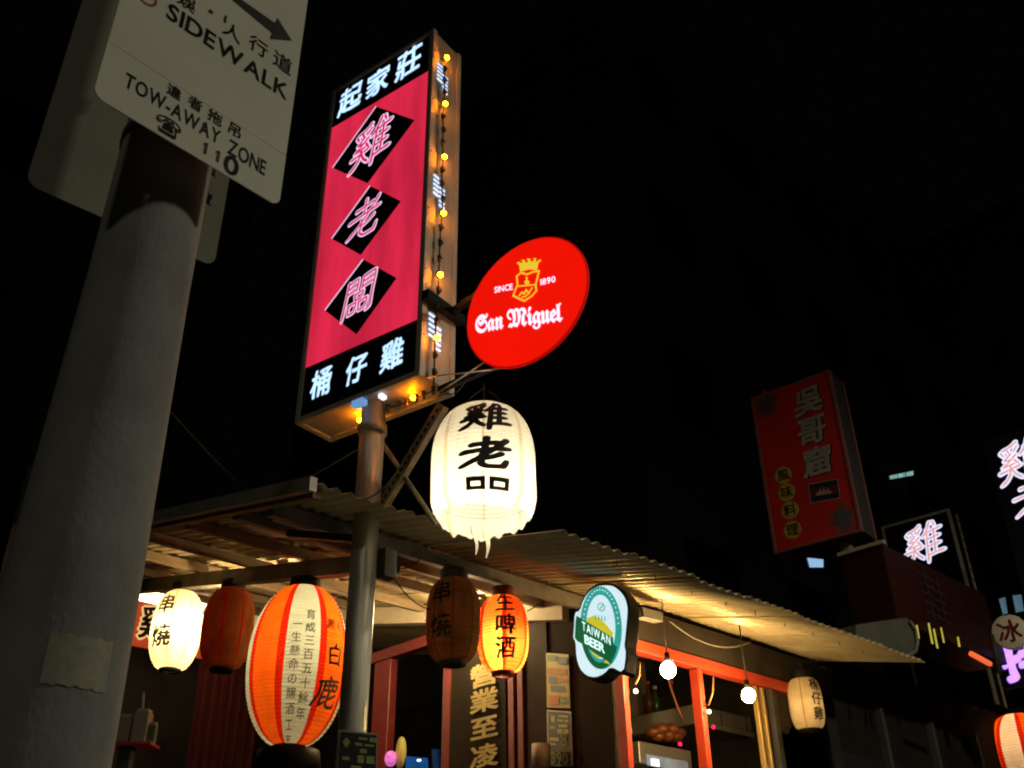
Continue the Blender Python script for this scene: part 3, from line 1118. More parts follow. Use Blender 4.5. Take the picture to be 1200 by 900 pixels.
# torn strips hanging from the bottom edge
for (px, py, ln, wd) in ((557, 620, 0.135, 0.014), (570, 618, 0.155, 0.016), (614, 606, 0.05, 0.007), (510, 604, 0.03, 0.01)):
    c = at(px, py, 3.42 + 0.17)
    m = MB()
    nn_ = 8
    sd_ = Vector((1, 0.2, 0)).normalized()
    vs = []
    for i in range(nn_ + 1):
        f = i / nn_
        ww = wd * (0.35 + 0.9 * math.sin(math.pi * min(1, f * 0.9 + 0.15)))
        cc = c + Z * (0.03 - ln * f) + sd_ * 0.007 * math.sin(f * 5 + px)
        vs += [cc - sd_ * ww / 2, cc + sd_ * ww / 2 + Vector((0, 0.004 * math.sin(f * 7), 0))]
    m.add(vs, [(2 * i, 2 * i + 1, 2 * i + 3, 2 * i + 2) for i in range(nn_)], 0, True)
    m.build('torn_strip', PWHITE, t)

# --- big orange and white one
p = B(0.16, 1.02, 3.285)
p = onB_e(357, 690, 0.20)
ang = view_angle(p)


def bigstripe(a0):
    def f(a):
        d_ = (a - a0 + 180) % 360 - 180
        dd = (d_ + 30) % 90 - 30            # four white gores
        if -19 < dd < 19:
            return 1
        if 19 <= dd < 28 or -28 < dd <= -19:
            return 2
        return 0
    return f


t, wr = lantern(p, 0.226, 0.715, 42, 'big orange lantern with pale green gore and black handwriting left of the post', mats=[PORANGE, PMINT, PREDSEAM],
                stripes=bigstripe(ang + 4), cap_r=0.30, power=2.3, ex=0.62, bulb_xy=(0.05, 0.02), bulb=(1.0, 0.68, 0.36, 78.0), bulb_r=0.05, bulb_z=0.36, hook=0.05, segs=120, sag=0.004)
for i, ch in enumerate('育成三百五十餘年'):
    char(ch, wr(ang + 11, -0.185 - i * 0.061, 0.052, 0.95, 1.0), INK, t, bold=0.006, brush=0.03, fine=0.2, seed=i)
for i, ch in enumerate('一生懸命の醸酒工藝'):
    char(ch, wr(ang - 4, -0.235 - i * 0.060, 0.050, 0.95, 1.0), INK, t, bold=0.006, brush=0.03, fine=0.2, seed=i)
char('黒', wr(ang + 38, -0.215, 0.055), INK, t, bold=0.016, brush=0.03, fine=0.2)
char('松', wr(ang + 55, -0.212, 0.055), INK, t, bold=0.012, brush=0.03, fine=0.2)
ink('白', wr(ang + 45, -0.350, 0.112, 1.0, 0.9, off=0.003), INK, t, 0.044, 2, 0.0)
ink('鹿', wr(ang + 41, -0.515, 0.155, 1.0, 0.9, off=0.003), INK, t, 0.034, 3, 0.1)
# soft dark skirt under it
m = MB()
F_ = Frame(p, (1, 0, 0), (0, 1, 0))
m.lathe(None, [(0.07, -0.720), (0.135, -0.735), (0.145, -0.80), (0.12, -0.83), (0.06, -0.84)], 36, ax=F_)
m.build('skirt', BLACKP, t)

# --- small yellow lit one
p = onB_e(214, 694, 0.22)
ang = view_angle(p)
t, wr = lantern(p, 0.140, 0.445, 26, 'small glowing cream lantern in front of the orange signboard', mats=[PYEL, paper('cream_seam', (0.85, 0.62, 0.3), 0.55)],
                stripes=lambda a: 1 if (a % 45) < 5 else 0, cap_r=0.42, power=2.4, bulb=(1.0, 0.74, 0.36, 230.0), bulb_r=0.032, bulb_z=0.5, group='small lanterns under the awning', sag=0.006)
for k in range(2):
    char('串', wr(ang - 36 + k, -0.105, 0.115, 1.0, 1.0, off=0.003 + .0004 * k), INK, t, bold=0.024, brush=0.04, fine=0.12)
    char('燒', wr(ang - 36 + k, -0.290, 0.125, 1.0, 1.0, off=0.003 + .0004 * k), INK, t, bold=0.022, brush=0.04, fine=0.12)

# --- dark red unlit one
p = onB_e(273, 691, 0.22)
t, wr = lantern(p, 0.132, 0.42, 26, 'unlit dark red lantern between the cream lantern and the big orange lantern', mats=[PREDL, PREDSEAM], stripes=lambda a: 1 if (a % 45) < 4 else 0,
                cap_r=0.45, power=2.8, group='small lanterns under the awning', hook=0.05)

# --- dusty unlit one right of the post
p = onB_r(532, 680, 0.16)
ang = view_angle(p)
t, wr = lantern(p, 0.120, 0.365, 24, 'unlit dusty brown red lantern right of the post with faded lettering', mats=[PDUST, PREDL], stripes=lambda a: 1 if (a % 45) < 3 else 0,
                cap_r=0.48, power=3.0, group='small lanterns under the awning', hook=0.05, capmat=pmat('worn_rim', (0.06, 0.045, 0.03), 0.7))
char('串', wr(ang - 28, -0.085, 0.105), INK, t, bold=0.02, brush=0.04, fine=0.12)
char('燒', wr(ang - 28, -0.235, 0.105), INK, t, bold=0.02, brush=0.04, fine=0.12)

# --- lit red-yellow beer lantern
p = onB_r(589, 700, 0.16)
ang = view_angle(p)
t, wr = lantern(p, 0.118, 0.345, 24, 'glowing red and yellow lantern hanging in front of the yellow lettered banner', mats=[PHOT, PHOTY, PREDSEAM],
                stripes=lambda a: (2 if (a % 60) < 4 or (a % 60) > 56 else (1 if int(a // 60) % 2 else 0)), cap_r=0.42, power=2.6, bulb=(1.0, 0.74, 0.36, 190.0), bulb_r=0.028, bulb_z=0.70, bulb_xy=(0.0, -0.035),
                group='small lanterns under the awning', capmat=REDDARK, rot=0.6)
for ch, z in (('生', -0.055), ('啤', -0.160), ('酒', -0.262)):
    for k in range(2):
        char(ch, wr(ang + 6 + k * 1.2, z, 0.098, 1.0, 1.0, off=0.003 + .0004 * k), INK, t, bold=0.022, brush=0.035, fine=0.12)

# --- pale lantern at the far end of the awning
p = onB_r(940, 796, -0.12)
ang = view_angle(p)
t, wr = lantern(p, 0.094, 0.275, 18, 'pale cream lantern hanging before the dark glass at the far end of the awning', mats=[paper('old_cream_paper', (0.75, 0.60, 0.34), 0.55, 0.2), PDUST],
                stripes=lambda a: 1 if (a % 60) < 3 else 0, cap_r=0.62, power=3.2, bulb=(1.0, 0.74, 0.40, 14.0), bulb_r=0.03, bulb_z=0.55, hook=0.08)
for ch, z in (('桶', -0.045), ('仔', -0.125), ('雞', -0.205)):
    char(ch, wr(ang + 42, z, 0.070), INK, t, bold=0.022, brush=0.03, fine=0.15)

# --- orange and white one at the right edge
p = onB_r(1190, 838, 0.6)
ang = view_angle(p)
t, wr = lantern(p, 0.30, 0.75, 30, 'orange and white striped lantern hanging outside the next shop', mats=[PORANGE, PWHITE, PREDSEAM],
                stripes=bigstripe(ang - 22), cap_r=0.36, power=2.3, bulb=(1.0, 0.62, 0.30, 60.0), bulb_r=0.05, bulb_z=0.32)

# ================================================================== oval beer sign with the green label
tb_p = B(1.04, -0.22, 2.88)
# face plane: the box stands out from the wall over the pavement
TBn = dirv(35)
TB = Frame(tb_p, dirv(125), TBn)


def onT(x, y, off=0.0):
    return pl(x, y, tb_p, TBn) - TBn * off


tb = thing('oval_beer_sign', TB, 'oval green and white beer light box on a black casing below the awning edge', 'sign')
outer_px = [(711, 686), (719, 687), (727, 693), (733, 701), (736, 713), (735, 728), (733, 748), (732, 757), (734, 766), (731, 789), (716, 781), (708, 790), (698, 794), (688, 792), (680, 784), (676, 771), (675, 752), (672, 748), (673, 738), (674, 718), (680, 716), (684, 703), (692, 692), (701, 687)]


def smooth_px(pts, it=1):
    for _ in range(it):
        q = []
        for i in range(len(pts)):
            a, b = pts[i], pts[(i + 1) % len(pts)]
            q += [(a[0] * .78 + b[0] * .22, a[1] * .78 + b[1] * .22), (a[0] * .22 + b[0] * .78, a[1] * .22 + b[1] * .78)]
        pts = q
    return pts


def grow_px(pts, g_):
    cx = sum(p[0] for p in pts) / len(pts)
    cy_ = sum(p[1] for p in pts) / len(pts)
    return [(cx + (x - cx) * g_, cy_ + (y - cy_) * g_) for x, y in pts]


def ell(cx, cy_, rx, ry, sk, n=40, a0=0, a1=360):
    return [(cx + rx * math.cos(R(a0 + (a1 - a0) * i / n)), cy_ - ry * math.sin(R(a0 + (a1 - a0) * i / n)) + sk * math.cos(R(a0 + (a1 - a0) * i / n)) * rx) for i in range(n + (0 if a1 - a0 == 360 else 1))]


def tface(pts, off, mat, name):
    o = MB().add([onT(x, y, off) for x, y in pts], [tuple(range(len(pts)))]).build(name, mat, tb)
    return o


casing = grow_px(smooth_px(outer_px, 1), 1.06)
MB().prism([onT(x, y, 0.0) for x, y in casing], TBn, 0.09).build('casing', BLACKP, tb, recalc=True)
TWH = emat('backlit_cool_white', lin((215, 243, 250)), 1.0, var=0.12, scale=6)
TTEAL = emat('backlit_teal', lin((50, 170, 160)), 0.95, var=0.3, scale=4)
TGREEN = emat('backlit_dark_green', lin((18, 92, 58)), 1.0, var=0.15, scale=4)
TYEL = emat('backlit_yellow_label', lin((218, 208, 48)), 0.9, var=0.15, scale=5)
tface(smooth_px(outer_px, 1), 0.003, TWH, 'face')
tface(ell(705, 736, 24.5, 48.5, 0.10), 0.005, TTEAL, 'label_ring')
tface(ell(705, 735, 17, 37.5, 0.10), 0.007, TWH, 'label_field')
tface([(704 + 16.2 * math.cos(R(a)), 735 - 36.5 * math.sin(R(a))) for a in range(-168, -11, 6)][::-1] + [(689, 725), (697, 722), (706, 726), (719, 741)], 0.009, TYEL, 'label_field')
tface([(676, 729), (677, 722), (720, 748), (721, 764), (718, 779), (708, 772), (698, 766), (687, 757), (678, 752), (675, 748)], 0.011, TGREEN, 'label_band')
tface([(716, 779), (709, 777), (712, 774), (719, 781)], 0.012, TYEL, 'ribbon_tip')
# lower part of the ring is dark green
rg_ = ell(704, 736, 23.0, 48.5, 0.10, 30, 195, 335)
rg2 = ell(704, 736, 17.0, 41, 0.10, 30, 195, 335)
tface(rg_ + rg2[::-1], 0.010, TGREEN, 'label_ring')
TTXT = emat('backlit_white_text', lin((225, 250, 245)), 0.95)
vert = Z
line('TAIWAN', onT(684, 733.5), onT(717, 751.5), 0.056, Z, TTXT, tb, off=0.013, bold=0.014, gap=0.17)
line('BEER', onT(687, 749), onT(710, 761), 0.056, Z, TTXT, tb, off=0.013, bold=0.03, gap=0.07)
strip_T = MB()
for k in range(4):
    strip_T.add([onT(x, y, 0.011) for x, y in ((699 + k * 3.6, 727 + k * .6), (700.2 + k * 3.6, 727 + k * .6), (700.2 + k * 3.6, 721 + k * .6), (699 + k * 3.6, 721 + k * .6))], [(0, 1, 2, 3)])
strip_T.build('label_glasses', TTEAL, tb)
em = ell(706, 712, 4.6, 5.2, 0.1, 20)
em2 = ell(706, 712, 3.5, 4.0, 0.1, 20)
tface(em, 0.010, TTEAL, 'label_emblem')
tface(em2, 0.011, TWH, 'label_emblem')
strip_e = MB()
strip_e.add([onT(x, y, 0.012) for x, y in ((704, 714), (705, 715), (709, 710), (708, 709))], [(0, 1, 2, 3)])
strip_e.build('label_emblem', TTEAL, tb)
# bits of print round the ring
for k in range(20):
    a_ = 8 + k * 8.6
    x_, y_ = 705 + 20.6 * math.cos(R(a_)), 735 - 43.5 * math.sin(R(a_)) + 2.0 * math.cos(R(a_))
    tface([(x_ - .7, y_ + .9), (x_ + .7, y_ + .9), (x_ + .7, y_ - .9), (x_ - .7, y_ - .9)], 0.006, TWH, 'ring_print')
MB().rod(TB(0.10, 0.07, 0.02), TB(0.02, 0.30, 0.02), 0.03, 0.04).build('bracket', DARKSTEEL, tb)
fl = thing('floodlight', TB(0.16, 0.12, 0.02), 'small grey floodlight fixed behind the oval beer sign', 'floodlight')
MB().rod(onB_r(748, 718, -0.22), onB_r(771, 724, -0.16), 0.05, 0.045).build('housing', pmat('grey_lamp_housing', (0.25, 0.24, 0.2), 0.5), fl)
MB().rod(onB_r(741, 716, -0.24), onB_r(748, 718, -0.22), 0.03, 0.03).build('knuckle', DARKSTEEL, fl)

# ================================================================== bulbs under the awning
BULB = emat('warm_bulb_glass', (1.0, 0.66, 0.26), 420.0)
for (px, py, rr, e_hook, lab) in ((783, 785, 0.034, (782, 722), 'bare glowing bulb on a cord behind the first red window post'), (877, 815, 0.032, (874, 760), 'bare glowing bulb on a cord between the second red post and the brass rail')):
    c = onB_r(px, py, -0.26)
    t = thing('hanging_bulb', c, lab, 'bulb', 'bare bulbs under the awning')
    MB().ball(c, rr, 20, 14, sz=1.1).build('bulb_glass', BULB, t)
    top = Vector((c.x, c.y, 0))
    rtop = -0.26
    ztop_ = zr(rtop) - 0.004
    MB().tube([c + Z * (rr + 0.045), c + Z * (rr * 0.9)], 0.014, 12, rads=[0.011, 0.016]).build('socket', BLACKP, t)
    MB().tube([c + Z * (rr + 0.04), Vector((c.x, c.y, ztop_))], 0.003, 6).build('cord', WIREM, t)
ADDEDB = emat('added_bay_bulb', (1.0, 0.70, 0.34), 620.0)  # added bulbs, hidden by lanterns, to brighten the awning underside
for (px, py, DD, lab) in ((532, 722, 5.3, 'added bulb hidden in the open bay behind the dusty brown red lantern'), (270, 732, 5.5, 'added bulb hidden in the open bay behind the dark red lantern')):
    c = at(px, py, DD)
    er = B.coords(c)
    t = thing('hanging_bulb', c, lab, 'bulb', 'bare bulbs under the awning')
    MB().ball(c, 0.034, 16, 12, sz=1.1).build('bulb_glass', ADDEDB, t)
    MB().tube([c + Z * 0.078, c + Z * 0.03], 0.014, 12, rads=[0.011, 0.016]).build('socket', BLACKP, t)
    MB().tube([c + Z * 0.075, Vector((c.x, c.y, zr(er[1]) - .005))], 0.003, 6).build('cord', WIREM, t)
SMB = emat('small_led', (1.0, 0.85, 0.6), 9.0)
for i, (px, py, y0) in enumerate(((745, 810, 776), (831, 834, 790))):
    c = onB_r(px, py, -0.07)
    h = onB_r(px + 5, y0, -0.07)
    t = thing('pendant_cable', c, ('frayed cable with a tiny lit tip hanging left of the first bare bulb' if i == 0 else 'frayed cable with a tiny lit tip beside the middle red window post'), 'cable')
    MB().ball(c, 0.010, 10, 8).build('lit_tip', SMB, t)
    MB().tube([h, h.lerp(c, .5) + B.x * 0.012, c + Z * 0.03], 0.004, 6).build('cord', pmat('orange_cord', (0.35, 0.17, 0.06), 0.5), t)

# ================================================================== inside the glazed room
def boxpx(name, label, cat, r, x0, y0, x1, y1, depth, mat, z_extra=0, parts=None):
    """a cabinet standing at depth r inside the room, its front between two lines of sight"""
    a, b = onB_r(x0, y0, r), onB_r(x1, y1, r)
    ea, _, za = B.coords(a)
    eb, _, zb = B.coords(b)
    t = thing(name, Frame(B(ea, r, min(za, zb)), B.x, B.y), label, cat)
    MB().box(B, ea, eb, r, r + depth, za, zb, bev=0.006).build('body', mat, t)
    return t, (min(ea, eb), max(ea, eb), min(za, zb), max(za, zb))


hood, q = boxpx('exhaust_hood', 'long grey cabinet above the cooking corner behind the right window', 'hood', 0.5, 812, 825, 905, 868, 0.5, pmat('grey_hood', (0.15, 0.14, 0.11), 0.4, 0.1))
for k in range(1, 3):
    e_ = q[0] + (q[1] - q[0]) * k / 3
    MB().box(B, e_ - .004, e_ + .004, 0.494, 0.5, q[2] + .01, q[3] - .01).build('panel_joint', DARKSTEEL, hood)
MB().box(B, q[0], q[1], 0.485, 0.5, q[2] - 0.01, q[2] + 0.015).build('bottom_lip', STAINLESS, hood)
fry, q = boxpx('display_fridge', 'steel fronted display fridge with lit white interior', 'fridge', 0.5, 748, 868, 812, 905, 0.5, STAINLESS)
a, b = onB_r(757, 884, 0.49), onB_r(806, 905, 0.49)
ea, _, za = B.coords(a)
eb, _, zb = B.coords(b)
MB().box(B, ea, eb, 0.485, 0.492, zb, za).build('lit_window', emat('fridge_light', lin((150, 160, 175)), 0.55, var=0.6, scale=14), fry)
MB().box(B, ea + 0.03, ea + 0.09, 0.475, 0.484, za - 0.055, za - 0.02).build('lamp', emat('fridge_lamp', (0.9, 0.95, 1.0), 1.6), fry)
MB().ball(onB_r(797, 872, 0.48), 0.012, 8, 6).build('indicator_lamp', emat('red_led', (1.0, 0.02, 0.12), 1.6), fry)
bag = MB()
for (x_, y_, s_) in ((765, 858, .05), (775, 855, .06), (786, 855, .06), (796, 859, .05), (770, 863, .05), (782, 862, .06), (792, 864, .05)):
    bag.ball(onB_r(x_, y_, 0.56), s_ * .85, 10, 7, sz=0.7)
o = bag.build('snack_bag', pmat('orange_foil', (0.22, 0.06, 0.015), 0.4, var=0.7, scale=20), None, T('crumpled orange bag lying on top of the display fridge', 'bag'))
sh_ = thing('wall_shelf', onB_r(715, 850, 0.4), 'pale shelf board with bowls behind the oval beer sign', 'shelf')
a, b = onB_r(698, 848, 0.4), onB_r(738, 852, 0.4)
ea, _, za = B.coords(a)
eb, _, zb = B.coords(b)
MB().box(B, ea, eb, 0.4, 0.62, za - 0.03, za).build('board', CREAM, sh_)
for (x_, w_, lab) in ((707, .07, 'upturned white bowl at the left of the pale shelf'), (722, .085, 'larger upturned white bowl at the right of the pale shelf')):
    c = onB_r(x_, 845, 0.5)
    c = Vector((c.x, c.y, za))
    MB().lathe(c, [(w_, 0.0), (w_ * .95, 0.03), (w_ * .7, 0.075), (w_ * .4, 0.09), (w_ * .38, 0.1), (0.001, 0.1)], 20).build('bowl', pmat('white_china', (0.45, 0.43, 0.38), 0.3), None, T(lab, 'bowl', 'bowls on the shelf'))
for i, (x_, y_, lab) in enumerate(((702, 880, 'amber bottle nearest the oval beer sign in the window'), (709, 884, 'amber bottle standing second behind the window'))):
    c = onB_r(x_, y_ + 30, 0.5)
    t = thing('glass_bottle', c, lab, 'bottle', 'bottles behind the window')
    MB().lathe(c, [(0.001, 0), (0.035, 0), (0.036, 0.16), (0.014, 0.21), (0.013, 0.27)], 16).build('bottle_body', pmat('amber_glass', (0.10, 0.05, 0.02), 0.08, bump=0), t)
    MB().lathe(c, [(0.015, 0.27), (0.015, 0.285), (0.001, 0.285)], 12).build('cap', ALU, t)
for i, (x_, hh, lab) in enumerate(((762, .20, 'tall brown bottle at the left on the kitchen wall ledge'), (770, .17, 'shorter green bottle second on the kitchen wall ledge'), (790, .21, 'tall brown bottle next to the middle red post'))):
    c = onB_r(x_, 838, 1.15)
    t = thing('sauce_bottle', c, lab, 'bottle', 'bottles on the kitchen ledge')
    MB().lathe(c, [(0.001, 0), (0.03, 0), (0.031, hh * .6), (0.012, hh * .8), (0.011, hh)], 14).build('bottle_body', pmat(('brown_sauce', 'green_sauce', 'brown_sauce')[i], ((.08, .03, .012), (.03, .08, .03), (.08, .03, .012))[i], 0.12, bump=0), t)
    MB().lathe(c, [(0.013, hh), (0.013, hh + .02), (0.001, hh + .02)], 12).build('cap', REDP if i != 1 else WHITEP, t)
a, b = onB_r(752, 840, 1.12), onB_r(800, 840, 1.12)
MB().box(B, B.coords(a)[0], B.coords(b)[0], 1.10, 1.30, a.z - .03, a.z - .004).build('kitchen_ledge', WOOD, None, T('narrow wooden ledge on the kitchen wall with sauce bottles', 'ledge'))
# counters carrying the things inside
ct = MB().box(B, 1.5, 3.2, 0.4, 1.2, 0.13, 2.0, bev=0.01).build('service_counter', WOOD, None, T('brown service counter block inside the glazed room', 'counter'))
MB().ball(onB_r(836, 852, 0.45), 0.012, 8, 6).build('indicator_lamp', MATS['red_led'], None, T('tiny pink red indicator light behind the middle red post', 'indicator light'))
m = MB()
m.tube([onB_r(783, 796, 0.1), onB_r(788, 812, 0.15), onB_r(795, 832, 0.2), onB_r(803, 848, 0.25)], 0.005, 6)
m.build('loose_cord', pmat('brown_red_cord', (0.30, 0.10, 0.05), 0.5), None, T('brown red cord slanting down behind the first window pane', 'cord'))

# ================================================================== banner, posters, boards
bn = thing('shop_banner', Frame(B(1.395, 0.97, 2.3), B.x, B.y), 'dark vertical banner with yellow lettering behind the red and yellow lantern', 'banner')
BANNER = pmat('black_brown_cloth', (0.018, 0.014, 0.009), 0.7, var=0.3, spec=0.06)
YPRINT = pmat('yellow_print', (0.75, 0.60, 0.24), 0.6, var=0.25, scale=20, bump=0)
m = MB()
n_ = 10
vs = [B(1.388 + 0.006 * math.sin(i * 1.7 + z_ * 2), 1.19 - 0.44 * i / n_, z_) for z_ in (3.2, 2.9, 2.6, 2.3, 2.0) for i in range(n_ + 1)]
m.add(vs, [(j * (n_ + 1) + i, j * (n_ + 1) + i + 1, (j + 1) * (n_ + 1) + i + 1, (j + 1) * (n_ + 1) + i) for j in range(4) for i in range(n_)], 0, True)
m.build('cloth', BANNER, bn)
for ch, y in (('營', 791), ('業', 821), ('至', 853), ('凌', 886)):
    c = onB_e(567, y, 1.375)
    top, bot = onB_e(567, y - 15.5, 1.375), onB_e(567, y + 15.5, 1.375)
    char(ch, flat(c, -B.y, Z, (top - bot).length * 0.90, 0, sx=1.85), YPRINT, bn, bold=0.03)


def quadposter(name, label, cat, pts, pf, mats, n, parts):
    P4 = [pf(*p_) for p_ in pts]
    c = sum(P4, Vector()) / 4
    t = thing(name, c, label, cat)
    MB().prism(P4, n, -0.004).build('sheet', mats, t, recalc=True)

    def uv(a, b, off=0.003):
        return (P4[0].lerp(P4[1], a)).lerp(P4[3].lerp(P4[2], a), b) + n * off
    for (a0, b0, a1, b1, mt) in parts:
        MB().add([uv(a0, b0), uv(a1, b0), uv(a1, b1), uv(a0, b1)], [(0, 1, 2, 3)]).build('printed_patch', mt, t)
    return t, uv


PY = pmat('poster_yellow', (0.50, 0.46, 0.12), 0.5, bump=0)
PO = pmat('poster_orange', (0.5, 0.18, 0.05), 0.5, bump=0)
PG = pmat('poster_green', (0.10, 0.22, 0.12), 0.5, bump=0)
PB = pmat('poster_blue', (0.08, 0.16, 0.25), 0.5, bump=0)
PK = pmat('poster_black', (0.02, 0.025, 0.02), 0.4, bump=0)
pe = lambda x, y: onB_e(x, y, 1.395)
t, uv = quadposter('menu_poster', 'yellow and orange printed poster on the wall beside the oval beer sign', 'poster', [(640, 765), (666, 767), (668, 830), (641, 829)], pe, PY, -B.x,
                   [(0.05, 0.03, 0.5, 0.14, PG), (0.55, 0.06, 0.95, 0.2, PB), (0.05, 0.28, 0.9, 0.4, PO), (0.12, 0.44, 0.45, 0.56, PB), (0.5, 0.46, 0.95, 0.52, PO), (0.2, 0.6, 0.8, 0.7, PB), (0.1, 0.78, 0.55, 0.95, PO), (0.65, 0.8, 0.9, 0.92, PG)])
t, uv = quadposter('menu_poster', 'black price poster with 390 in green yellow below the yellow poster', 'poster', [(641, 832), (669, 834), (671, 898), (642, 897)], pe, WHITEP, -B.x,
                   [(0.05, 0.02, 0.95, 0.98, PK)])
YG = pmat('poster_lime', (0.42, 0.46, 0.15), 0.5, bump=0)
for (a0, b0, a1, b1) in ((0.2, .1, .35, .22), (0.5, .08, .9, .12), (0.45, .16, .7, .2), (0.75, .16, .92, .2), (.15, .3, .35, .34), (.5, .25, .85, .3), (.45, .34, .65, .42), (.72, .34, .9, .42), (.12, .5, .5, .56), (.1, .6, .4, .64)):
    MB().add([uv(a0, b0, .005), uv(a1, b0, .005), uv(a1, b1, .005), uv(a0, b1, .005)], [(0, 1, 2, 3)]).build('printed_patch', YG, t)
line('8', uv(.60, .52, 0.004), uv(.82, .52, .004), 0.09, Z, YG, t, off=0.003, bold=0.03)
line('390', uv(.2, .86, 0.004), uv(.85, .86, .004), 0.075, Z, YG, t, off=0.003, bold=0.025)
pn = B.x
t, uv = quadposter('menu_board', 'black menu board in a silver frame hanging in front of the steel post', 'menu board', [(397, 855), (443, 860), (441, 915), (393, 912)], lambda x, y: at(x, y, 3.42), pmat('silver_frame', (0.5, 0.48, 0.4), 0.4, 0.4), dirv(150),
                   [(0.04, 0.04, 0.96, 0.98, PK)])
for (a0, b0, a1, b1) in ((.5, .12, .72, .17), (.78, .1, .95, .2), (.42, .24, .6, .3), (.66, .25, .9, .3), (.55, .36, .72, .45), (.5, .5, .66, .66), (.72, .5, .92, .66), (.12, .55, .3, .62), (.35, .72, .6, .8)):
    MB().add([uv(a0, b0, .005), uv(a1, b0, .005), uv(a1, b1, .005), uv(a0, b1, .005)], [(0, 1, 2, 3)]).build('printed_patch', YG, t)
MB().add([uv(.10, .26, .005), uv(.19, .15, .005), uv(.30, .24, .005), uv(.20, .38, .005)], [(0, 1, 2, 3)]).build('printed_patch', PY, t)

# small things by the door
c = onB_e(469, 882, 1.37)
MB().lathe(None, [(0.001, 0), (0.058, 0), (0.058, -0.01), (0.001, -0.01)], 28, ax=Frame(c, -B.y * 0.75, Z * 1.5, -B.x)).build('door_badge', PY, None, T('yellow oval badge hanging beside the dark doorway', 'badge'))
c = onB_e(458, 889, 1.35)
MB().ball(c, 0.036, 14, 10, sz=1.2).build('flower_light', emat('pink_glow', lin((235, 120, 210)), 1.0, var=0.6, scale=60), None, T('small glowing pink flower shaped light at the red door post', 'light'))
c = onB_e(490, 894, 1.5)
bl = thing('blue_menu_screen', c, 'small blue lit screen low in the dark doorway', 'screen')
MB().prism([onB_e(*p_, 1.5) for p_ in ((476, 886), (498, 888), (500, 915), (474, 915))], B.x, 0.02).build('screen', emat('blue_screen', lin((20, 85, 165)), 0.5, var=0.4, scale=9), bl, recalc=True)
MB().ball(onB_e(491, 891, 1.48), 0.014, 10, 6, sz=.5).build('screen_glint', emat('white_glint', (1, 1, .95), 1.4), bl)  # glint by the screen, built as a glowing ball
MB().prism([onB_e(*p_, 1.5) for p_ in ((506, 878), (512, 878), (513, 900), (507, 900))], B.x, 0.02).build('blue_strip', emat('blue_strip_glow', lin((10, 45, 80)), 0.4), None, T('narrow dim blue strip deep in the doorway', 'sign'))
MB().tube([onB_e(634, 872, 1.3), onB_e(634, 900, 1.3)], 0.045, 14).build('paper_cup_stack', pmat('cup_paper', (0.35, 0.25, 0.18), 0.7), None, T('stack of pale brown cups below the posters', 'cups'))

# ================================================================== left bay
fr_ = [(148, 703), (252, 703), (252, 757), (148, 757)]
zs1 = onB_r(160, 703, 3.6).z
zs0 = onB_r(160, 755, 3.6).z
ea = B.coords(onB_r(120, 720, 3.6))[0]
eb = B.coords(onB_r(262, 720, 3.6))[0]
og = thing('orange_signboard', Frame(B((ea + eb) / 2, 3.6, zs0), B.x, B.y), 'orange signboard with cream edged lettering behind the glowing cream lantern', 'sign')
OR = emat('orange_board_glow', lin((190, 70, 35)), 0.75, var=0.3, scale=3)
MB().box(B, ea, eb, 3.6, 3.66, zs0, zs1, bev=0.004).build('board', OR, og)
CRM = emat('cream_letter_glow', lin((230, 190, 130)), 0.8)
for ch, x in (('雞', 183), ('老', 243)):
    c = onB_r(x, 732, 3.59)
    s_ = (zs1 - zs0) * 0.82
    for k, (dx, dz) in enumerate(((-.012, 0), (.012, 0), (0, .012), (0, -.012))):
        char(ch, flat(c + B.x * dx + Z * dz, B.x, Z, s_, 0.001 + .0003 * k), CRM, og, bold=0.035, brush=0.02)
    char(ch, flat(c, B.x, Z, s_, 0.006), INK, og, bold=0.02, brush=0.02)
wl = thing('lit_wall_patch', B((ea + eb) / 2, 3.5, zs1 + 0.1), 'glowing patch standing for a lit cream wall under the roof behind the cream lantern', 'light')
MB().box(B, ea, eb + 0.05, 3.62, 3.68, zs1 + 0.012, zs1 + 0.25).build('wall_glow', emat('lit_wall_glow', (1.0, 0.84, 0.52), 6.0, var=0.15, scale=3), wl)  # brightly lit wall given as a glowing surface
MB().box(B, ea, eb + 0.05, 3.58, 3.69, zs1 + 0.25, zs1 + 0.27).build('hood', DARKSTEEL, wl)  # edge strip over the glowing wall patch
cur = MB()
n_ = 40
vs = [B(0.55 + 0.42 * i / n_, 2.55 + 0.03 * math.sin(i * 1.1), z_) for z_ in (0.3, 1.8, 3.2) for i in range(n_ + 1)]
cur.add(vs, [(j * (n_ + 1) + i, j * (n_ + 1) + i + 1, (j + 1) * (n_ + 1) + i + 1, (j + 1) * (n_ + 1) + i) for j in range(2) for i in range(n_)], 0, True)
cur.build('door_curtain', pmat('maroon_cloth', (0.015, 0.002, 0.002), 0.9, spec=0.06), None, T('dark maroon curtain behind the big orange lantern', 'curtain'))
